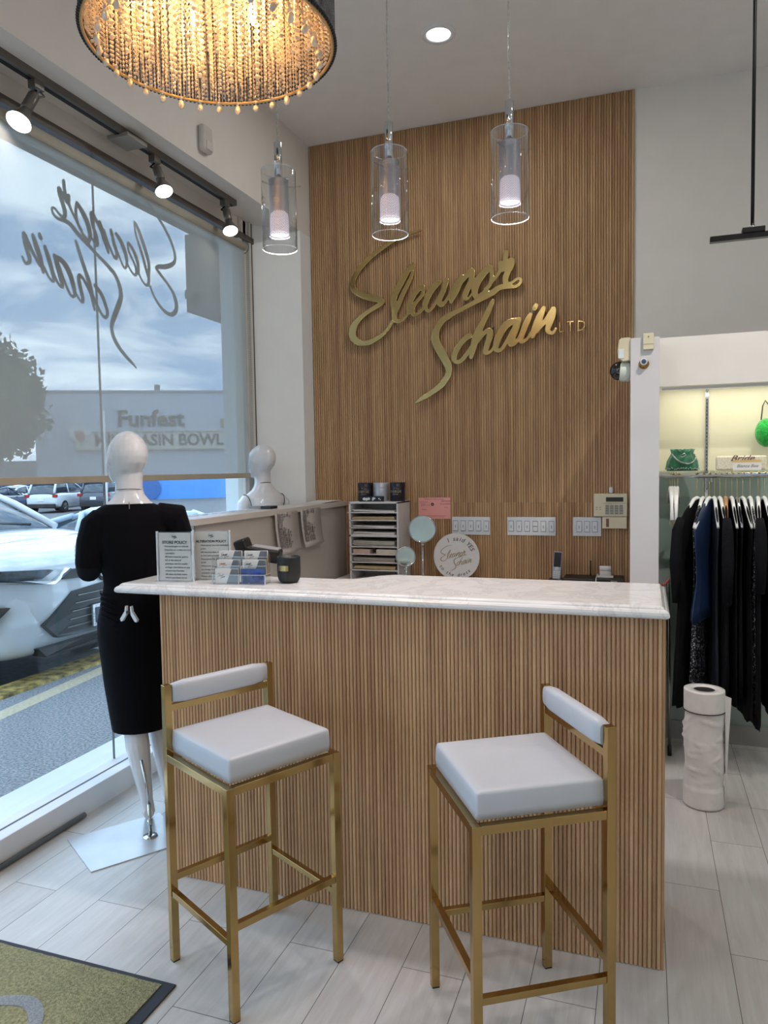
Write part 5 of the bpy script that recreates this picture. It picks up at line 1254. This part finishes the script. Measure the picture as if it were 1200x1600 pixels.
# ------------------------------------------------------------------ pier, header and clothes closet
struct('wall_pier', MB().bb(-.066, .064, 3.72, 4.65, 0, 2.072), mat('pier_paint', (208, 206, 208), 0.5, vary=.01), bevel=.002)
struct('wall_header', MB().bb(.064, 3.6, 3.95, 4.20, 1.86, 2.10), WALL, bevel=.001)
struct('wall_closet_back', MB().bb(.064, 3.6, 4.20, 4.24, 1.425, 1.862), CREAM)
struct('wall_closet_lower', MB().bb(.064, 3.6, 4.20, 4.24, 0.0, 1.425), GREENGLASS)
lsb = thing('closet_light_strip', 'slim light strip tucked up behind the closet header', 'light strip', (1.2, 4.0, 1.838))
part('body', MB().bb(.08, 2.4, 4.02, 4.05, 1.848, 1.860), WHITE, lsb)
_a = area('lamp', (1.24, 4.035, 1.846), 6.0, 2.3, (1, .97, .82), aim=(0, .35, -1), shape='RECTANGLE', parent=lsb); _a.data.size_y = .02; _a.data.shape = 'RECTANGLE'
struct('baseboard_closet', MB().bb(.064, 3.6, 4.185, 4.20, 0.0, .10), mat('closet_baseboard', (150, 150, 148), 0.4))
sdm = MB()
stp = thing('shelf_standard', 'chrome slotted shelf upright on the cream closet back panel', 'bracket rail', (.303, 4.19, .1))
part('channel', MB().bb(.296, .310, 4.186, 4.200, .1, 1.86), CHROME, stp)
for k in range(24): part('slot', MB().bb(.3010, .3050, 4.1850, 4.1862, 1.40+k*.019, 1.412+k*.019), INK, stp)
part('bracket_arm', MB().prism([(4.186, 1.40), (3.90, 1.405), (3.90, 1.385), (4.186, 1.34)], .301, .307, Matrix(((0, 0, 1, 0), (1, 0, 0, 0), (0, 1, 0, 0), (0, 0, 0, 1)))), CHROME, stp)
tag(part('glass_shelf', MB().bb(.068, 3.5, 3.93, 4.195, 1.432, 1.440), glass('shelf_glass', (.9, .95, .93), .7, 2, .1)), 'clear glass shelf above the clothes rail in the closet', 'shelf')
tag(part('clothes_rail', MB().tube([(.066, 3.90, 1.418), (3.58, 3.90, 1.418)], .0125, 16), CHROME), 'round chrome clothes rail running across the closet', 'rail')
# alarm devices on the pier
pir = thing('pir_detector', 'ivory wedge-shaped alarm detector on the left edge of the white pier', 'sensor', (-.09, 3.76, 1.97))
part('housing', MB().prism([(-.066, 1.972), (-.100, 1.968), (-.123, 1.985), (-.126, 2.02), (-.118, 2.072), (-.105, 2.080), (-.066, 2.080)], -3.79, -3.735, Matrix(((1, 0, 0, 0), (0, 0, -1, 0), (0, 1, 0, 0), (0, 0, 0, 1)))), OFFWHITE, pir, bevel=.004)
part('window', MB().bb(-.121, -.096, 3.731, 3.737, 1.982, 2.026), mat('fresnel_window', (226, 232, 234), 0.3), pir, bevel=.002)
dc = thing('dome_camera', 'white dome security camera with a dark bubble under the ivory detector', 'camera', (-.10, 3.80, 1.90))
part('housing', MB().lathe([(.040, 0), (.050, .012), (.048, .045), (.035, .062)], 28, Matrix.Translation((-.066, 3.80, 1.928)) @ Matrix.Rotation(-PI/2, 4, 'Y')), mat('camera_white', (214, 220, 208), 0.4), dc)
part('dome', MB().sph((-.118, 3.80, 1.932), .046, 24, 16), mat('smoked_dome', (12, 14, 20), 0.05, spec=.9), dc)
cs = thing('door_contact', 'small ivory alarm box on the front of the white pier near its top', 'sensor', (.012, 3.72, 2.01))
part('housing', MB().bb(-.010, .037, 3.700, 3.72, 2.012, 2.088), OFFWHITE, cs, bevel=.003)
part('seam', MB().bb(-.010, .037, 3.6988, 3.7005, 2.036, 2.038), MATS['ivory_shadow_line'], cs)
part('indicator', MB().sph((.014, 3.700, 2.071), .003, 10, 6), MATS['brown_label'], cs)
bk3 = thing('brass_peep_knob', 'round brass fitting with a white-ringed glass centre on the white pier', 'knob', (-.006, 3.71, 1.93))
BRASS = mat('aged_brass', (170, 132, 78), 0.25, 1.0)
part('rose', MB().lathe([(.001, .012), (.018, .012), (.023, .004), (.024, 0)], 28, Matrix.Translation((-.006, 3.72, 1.948)) @ Matrix.Rotation(PI/2, 4, 'X')), BRASS, bk3)
part('ring', MB().lathe([(.013, .030), (.016, .030), (.016, .012)], 28, Matrix.Translation((-.006, 3.72, 1.956)) @ Matrix.Rotation(PI/2, 4, 'X')), PLATE, bk3)
part('lens', MB().sph((-.006, 3.692, 1.956), (.012, .006, .012), 16, 8), mat('blue_lens', (70, 84, 110), 0.1), bk3)

# clothes
HW = mat('hanger_white', (232, 232, 230), 0.35); HG = mat('hook_brass', (196, 178, 128), 0.3, 0.9); WOODH = mat('wood_hanger', (186, 138, 92), 0.5)
def hanger(x, rot, m, label, empty=False, w=.20, group=None):
    t = thing('coat_hanger', label, 'hanger', (x, 3.90, 1.30), rot, group)
    hk_ = [(0, -.003, -.02)] + [(0, 0, .06)] + [(0, -.016*math.cos(a)+.0, .118+.019*math.sin(a)) for a in [math.radians(d_) for d_ in range(200, -30, -23)]]
    hk_ = [(0, 0, .0), (0, 0, .085), (0, .008, .094), (0, .017, .105), (0, .017, .122), (0, .008, .134), (0, -.006, .1345), (0, -.015, .124)]
    part('hook', MB().tube(hk_, .0019, 8), HG, t, local=True)
    arms = MB()
    arms.tube([(0, w, -.125), (0, w*.6, -.065), (0, .03, .002), (0, 0, .008), (0, -.03, .002), (0, -w*.6, -.065), (0, -w, -.125)], [.006, .0075, .009, .010, .009, .0075, .006], 10)
    part('arms', arms, m, t, local=True)
    if empty: part('bar', MB().tube([(0, w*.9, -.075), (0, 0, -.085), (0, -w*.9, -.075)], .004, 8), m, t, local=True)
    return t
def garment(x, rot, m, label, L, w=.21, th=.022, sleeve=0, pleat=.35, flare=1.0, strap=False, group=None, seed=1, y=3.90):
    t = thing('hanging_garment', label, 'clothing', (x, y, 1.30 - L), rot, group); rn = random.Random(seed)
    zt = L - .0
    n = 56; R = []
    prof = [(0.006, .10, .5), (-.015, .30, .8), (-.05, .58, 1), (-.09, .80, 1), (-.14, .96, 1), (-.25, .86, 1.1), (-.38, .80, 1.2), (-.55, .90*flare, 1.35), (-.75, 1.0*flare, 1.5), (-L*.9, 1.08*flare, 1.7), (-L, 1.12*flare, 1.7)]
    prof = [p for p in prof if p[0] > -L*.88] + [(-L*.9, 1.05*flare, 1.7), (-L, 1.08*flare, 1.75)]
    ph = [rn.uniform(0, 6.28) for _ in range(3)]
    for dz, kw, kt in prof:
        rg = []; a_ = min(1, max(0, -dz/L)) 
        for j in range(n):
            a = 2*PI*j/n; ca, sa = math.cos(a), math.sin(a)
            rp = 1 + pleat*a_*(math.sin(9*a+ph[0])*.5 + math.sin(15*a+ph[1]+dz*2)*.4)
            rg.append((th*kt*ca*rp, w*kw*abs(sa)**.9*(1 if sa > 0 else -1)*(1+.05*a_*math.sin(7*a+ph[2])), zt + dz + .010*a_*math.sin(5*a+ph[1])))
        R.append(rg)
    g_ = MB(); g_.rings(R); part('body', g_, m, t, local=True)
    if sleeve:
        for s in (1, -1):
            q = MB(); q.tube([(0, s*w*.78, zt-.085), (.002, s*w*.96, zt-.14), (.004, s*(w+.012), zt-.12-sleeve*.45), (.003, s*(w-.005), zt-.12-sleeve)], [.018, .024, .026, .020], 12)
            part('sleeve', q, m, t, local=True)
    if strap:
        q = MB()
        for s in (1, -1): q.tube([(0, s*w*.55, zt-.0), (0, s*w*.5, zt+.005), (.004, s*w*.45, zt-.02)], .004, 6)
        part('strap', q, m, t, local=True)
    return t
def sequin(name, c):
    m = bpy.data.materials.new(name); m.use_nodes = True; n, l = m.node_tree.nodes, m.node_tree.links; b_ = n['Principled BSDF']
    t = n.new('ShaderNodeTexCoord'); v = n.new('ShaderNodeTexVoronoi'); v.inputs['Scale'].default_value = 220; l.new(t.outputs['Object'], v.inputs['Vector'])
    r = n.new('ShaderNodeValToRGB'); r.color_ramp.elements[0].position = .80; r.color_ramp.elements[0].color = (*c, 1); r.color_ramp.elements[1].position = .95; r.color_ramp.elements[1].color = (.45, .45, .5, 1)
    sp = n.new('ShaderNodeSeparateColor'); l.new(v.outputs['Color'], sp.inputs[0]); l.new(sp.outputs[0], r.inputs['Fac']); l.new(r.outputs['Color'], b_.inputs['Base Color']); b_.inputs['Roughness'].default_value = .3; b_.inputs['Metallic'].default_value = .3
    return m
BK1 = mat('black_wool', (9, 10, 14), .9, vary=.3, spec=.2); BK2 = mat('black_crepe', (7, 8, 11), .8, vary=.2, spec=.2); NV = mat('navy_satin', (20, 40, 74), .5, vary=.15); NV2 = mat('midnight_cloth', (12, 20, 36), .7)
SQN = sequin('black_sequins', (.004, .005, .008)); BRC = mat('black_boucle', (13, 14, 20), .95, vary=.8, scale=160, spec=.2)
rr_ = math.radians
G = 'dark dresses and coats on the closet rail'
items = [
 (.240, -30, BK1, .98, .20, .36, 1.0, False, 'black long-sleeved dress, leftmost garment on the closet rail', HW, 'white hanger carrying the leftmost black dress'),
 (.268, -16, SQN, .95, .20, 0, 1.0, False, 'black sequined gown, second garment from the left on the rail', HW, 'white hanger carrying the black sequined gown'),
 (.296, -20, NV, .56, .24, 0, 1.0, False, 'navy blue satin dress, the only blue garment on the closet rail', HW, 'white hanger carrying the navy blue satin dress'),
 (.318, 2, NV2, .93, .17, 0, .9, False, 'midnight blue-black slip dress just right of the navy satin dress', HW, 'white hanger carrying the midnight slip dress'),
 (.342, 6, BK2, .98, .18, 0, 1.0, False, 'plain black gown left of the coat on the wooden hanger', HW, 'white hanger left of the wooden hanger'),
 (.368, -3, BRC, .90, .20, .36, 1.0, False, 'textured black coat on the wooden hanger', WOODH, 'light wooden hanger, the only wooden one on the rail'),
 (.394, 3, BK2, .95, .18, 0, 1.0, False, 'black strapped gown right of the textured coat', HW, 'white hanger just right of the wooden hanger'),
 (.418, 2, BK1, .92, .18, 0, 1.0, False, 'matte black dress in the middle of the dense row on the rail', CHROME, 'steel clip hanger in the middle of the rail'),
 (.442, 8, BK2, 1.02, .18, 0, 1.05, False, 'long black crepe gown behind the white double hangers', HW, 'white hanger of the long crepe gown'),
 (.474, 2, SQN, .98, .18, 0, 1.0, False, 'black gown with scattered sequins right of the crepe gown', HW, 'white hanger of the scattered-sequin gown'),
 (.508, -4, BK1, 1.04, .20, .3, 1.1, False, 'wide black coat second from the right edge of the photo', HW, 'white hanger of the wide black coat'),
 (.535, 4, BK2, .95, .19, 0, 1.0, False, 'black gown at the right edge of the photo', HW, 'white hanger at the right edge of the photo'),
 (.575, 0, NV2, 1.02, .19, 0, 1.0, False, 'midnight gown past the right edge of the rail view', HW, 'white hanger past the right edge of the view'),
 (.62, 2, BK1, .97, .19, 0, 1.0, False, 'black coat farthest right on the rail', HW, 'white hanger farthest right on the rail')]
for i, (x, rot, m_, L, w, sl3, flr, stp_, lab, hm, hl) in enumerate(items):
    hanger(x, rr_(rot), hm, hl, group='hangers carrying clothes', w=w*.92)
    garment(x, rr_(rot), m_, lab, L, w, .015 if i < 3 else .011, sl3, .30, flr, stp_, G, i+3)
for i, (x, r_) in enumerate(((.118, 4), (.128, -3), (.139, 2), (.152, -5))):
    t = thing('empty_hanger', ('first', 'second', 'third', 'last')[i] + ' of four empty white hangers bunched at the left end of the rail', 'hanger', (x, 3.90, 1.29), rr_(r_), 'empty hangers at the left end')
    part('hook', MB().tube([(0, 0, .06), (0, 0, .095), (0, .008, .104), (0, .017, .115), (0, .017, .132), (0, .008, .144), (0, -.006, .1445), (0, -.015, .134)], .0019, 8), HG, t, local=True)
    part('arms', MB().tube([(0, .12, -.01), (0, .07, .03), (0, 0, .07), (0, -.07, .0), (0, -.12, -.085)], .0075, 10), HW, t, local=True)
    part('clip', MB().tube([(0, -.115, -.08), (-.01, -.118, -.10), (0, -.12, -.11), (.01, -.118, -.10)], .0016, 6), HG, t, local=True)
# bags and cards on the shelf
gb = thing('bucket_bag', 'green velvet drawstring bucket bag with a silver chain on the closet shelf', 'handbag', (.181, 4.07, 1.440))
GV = mat('green_velvet', (10, 92, 60), .7, vary=.5, scale=30, sheen=.6)
R = []
for z, rx, ry in ((0, .074, .05), (.02, .080, .055), (.05, .074, .052), (.075, .060, .042), (.090, .052, .036), (.105, .058, .040), (.106, .045, .030)):
    R.append([(.181+rx*math.cos(2*PI*j/48)*(1+.05*math.sin(12*2*PI*j/48)*(z/.1)), 4.07+ry*math.sin(2*PI*j/48)*(1+.05*math.sin(12*2*PI*j/48)), 1.4405+z+(.006*math.sin(8*2*PI*j/48) if z > .1 else 0)) for j in range(48)])
g_ = MB(); g_.rings(R); part('pouch', g_, GV, gb)
cn = MB(); P_ = spline([(.130, 4.025, 1.525), (.150, 4.012, 1.500), (.180, 4.008, 1.482), (.215, 4.012, 1.478), (.240, 4.03, 1.50), (.238, 4.05, 1.525)], 9)
for k in range(0, len(P_)-1): cn.tube([P_[k], tuple((Vector(P_[k])+Vector(P_[k+1]))/2 + Vector((0, -.002*(k % 2), .003*(-1)**k))), P_[k+1]], .0026, 5)
part('chain', cn, CHROME, gb)
part('bow', MB().tube([(.172, 4.012, 1.518), (.186, 4.004, 1.528), (.196, 4.012, 1.520), (.180, 4.006, 1.510), (.170, 4.01, 1.512)], .0028, 6), CHROME, gb)
cr2 = MB()
for k in range(60):
    a = 2*PI*k/60 + random.random()*.05; cr2.octa((.181+.081*math.cos(a), 4.07+.056*math.sin(a), 1.448+.010*random.random()), .0028, .004)
tag(part('crystal_trim', cr2, mat('rhinestone', (210, 226, 220), .1, .5), gb), None, None)
g2 = thing('fur_bag', 'bright green fluffy bag hanging at the right edge of the closet back panel', 'handbag', (.57, 4.14, 1.55))
q = MB(); q.sph((.575, 4.13, 1.625), (.055, .045, .072), 28, 20); f0 = part('pouch', q, mat('bright_green_fur', (0, 158, 48), .9, vary=.35, scale=60, bump=.8, bscale=90, sheen=.5), g2)
part('strap', MB().tube([(.55, 4.14, 1.69), (.56, 4.17, 1.76), (.575, 4.198, 1.79), (.59, 4.17, 1.76), (.60, 4.14, 1.69)], .003, 8), BLACK, g2)
bc_ = thing('bride_clutch', 'cream beaded clutch with dark script wording on the closet shelf', 'handbag', (.455, 4.10, 1.440))
part('body', MB().bb(.340, .570, 4.085, 4.12, 1.4405, 1.512), mat('cream_beads', (214, 206, 186), .6, vary=.15, scale=120, bump=.3, bscale=300), bc_, bevel=.008)
part('script', text('Bride', .040, XZ(.458, 4.0845, 1.499) @ Matrix.Diagonal((1.25, 1, 1, 1)), ext=.0012, shear=.45), mat('brown_beads', (92, 54, 40), .5), bc_)
cc = thing('name_card', 'small white and gold script card standing before the beaded clutch', 'card', (.477, 4.03, 1.440))
part('card', MB().bb(.413, .540, 4.038, 4.041, 1.4405, 1.478), PAPER, cc); part('gold_edge', MB().bb(.413, .540, 4.0375, 4.0412, 1.478, 1.490), mat('gold_band', (214, 184, 120), .4), cc)
part('script', text('Bianca Bee', .022, XZ(.477, 4.0375, 1.460), ext=.0003, shear=.4), MATS['faint_ink'], cc)

# roll of garment bags on the floor
rg = thing('poly_bag_roll', 'upright roll of white plastic garment bags standing on the floor', 'roll', (.245, 3.40, 0))
R = []; rn = random.Random(11); n_ = 72
cr_pts = [(rn.uniform(0, 2*PI), rn.uniform(.11, .40), rn.uniform(-1, 1), rn.uniform(.05, .16), rn.uniform(.004, .010)) for _ in range(46)]
def crease(a, z):
    d = 0
    for a0, z0, sl, ln, dp in cr_pts:
        da = (a - a0 + PI) % (2*PI) - PI; u = da*.084; v = z - z0
        t_ = u*math.cos(sl) + v*math.sin(sl); q_ = -u*math.sin(sl) + v*math.cos(sl)
        if abs(t_) < ln/2: d += dp*(1-abs(2*t_/ln))*max(0, 1-abs(q_)/.012)*(1 if q_ > 0 else .3)
    return min(d, .012)
PZ = MB()
for i in range(64):
    z = .004 + .5*i/63; w_ = 1.0 if .09 < z < .41 else 0.0
    R.append([((.0825 + w_*(crease(a, z) - .0035 - .003*math.sin(z*26+a)))*math.cos(a)+.245, (.0825 + w_*(crease(a, z) - .0035 - .003*math.sin(z*26+a)))*math.sin(a)+3.40, z) for a in [2*PI*j/n_ for j in range(n_)]])
for r_, z in ((.082, .507), (.044, .507), (.044, .44)): R.append([(r_*math.cos(2*PI*j/n_)+.245, r_*math.sin(2*PI*j/n_)+3.40, z) for j in range(n_)])
PZ.rings(R); part('film', PZ, mat('milky_film', (222, 218, 216), .35, vary=.04, scale=30), rg)
part('core', MB().cyl((.245, 3.40, .40), (.245, 3.40, .503), .0435, 32), INK, rg)
bd_ = MB(); bd_.tube([(.245+.0842*math.cos(a), 3.40+.0842*math.sin(a), .418) for a in [2*PI*j/40 for j in range(40)]], .0022, 6, close=True); part('black_band', bd_, INK, rg)
fp = MB(); fp.add([(.325, 3.38, .49), (.328, 3.36, .30), (.331, 3.38, .02), (.352, 3.40, .475), (.342, 3.39, .30), (.333, 3.40, .02)], [(0, 1, 4, 3), (1, 2, 5, 4)])
d = part('loose_flap', fp, MATS['milky_film'], rg); s_ = d.modifiers.new('s', 'SOLIDIFY'); s_.thickness = .002
pl_ = thing('stand_leg', 'thin grey metal stand leg leaning behind the right end of the counter', 'pole', (.124, 3.94, 0))
part('tube', MB().tube([(.124, 3.93, .01), (.112, 3.93, .9)], .008, 12), STEEL, pl_); part('rubber_foot', MB().cyl((.124, 3.93, 0), (.123, 3.93, .05), .0105, 12), BLACK, pl_)
tag(part('red_strap_end', MB().tube([(.074, 3.72, .90), (.092, 3.72, .905), (.112, 3.72, .935)], [.009, .008, .004], 8), mat('brick_red', (120, 54, 44), .6)), 'small brick red hook on the pier edge behind the right end of the countertop', 'hook')

# floor mat by the door, guide pipe under the window
mt = thing('entrance_mat', 'olive carpet entrance mat with black rubber edge and a pale logo curve', 'mat', (-2.0, 1.0, 0))
part('rubber_edge', MB().bb(-2.24, -1.262, .2, 1.713, 0, .006), DARKGREY, mt, bevel=.002)
mr = MB(); nx, ny = 60, 90
vs = []; rn = random.Random(2)
for j in range(ny+1):
    for i in range(nx+1): vs.append((-2.235+(.935)*i/nx, .24+1.455*j/ny, .0095+rn.uniform(-.001, .001)))
mr.add(vs, [(j*(nx+1)+i, j*(nx+1)+i+1, (j+1)*(nx+1)+i+1, (j+1)*(nx+1)+i) for j in range(ny) for i in range(nx)], None, True)
mr.bb(-2.235, -1.30, .24, 1.695, .004, .0085)
part('pile', mr, mat('olive_carpet', (162, 156, 116), 1.0, vary=.35, scale=120, bump=1.0, bscale=260), mt, fix=False)
lg_ = MB(); ribbon(lg_, [(-1.80, 1.34, .03), (-1.72, 1.47, .035), (-1.64, 1.515, .04), (-1.575, 1.505, .04), (-1.52, 1.44, .035), (-1.53, 1.33, .03), (-1.60, 1.22, .03)], Matrix.Identity(4), .009, .0115)
part('pale_curve', lg_, mat('grey_carpet', (176, 178, 180), 1.0, vary=.25, scale=160, bump=1.0, bscale=420), mt)
tag(part('floor_pipe', MB().cyl((-2.262, -1.5, .013), (-2.262, 2.475, .013), .011, 14), STEEL), 'thin steel pipe lying on the floor against the window sill wall', 'pipe')
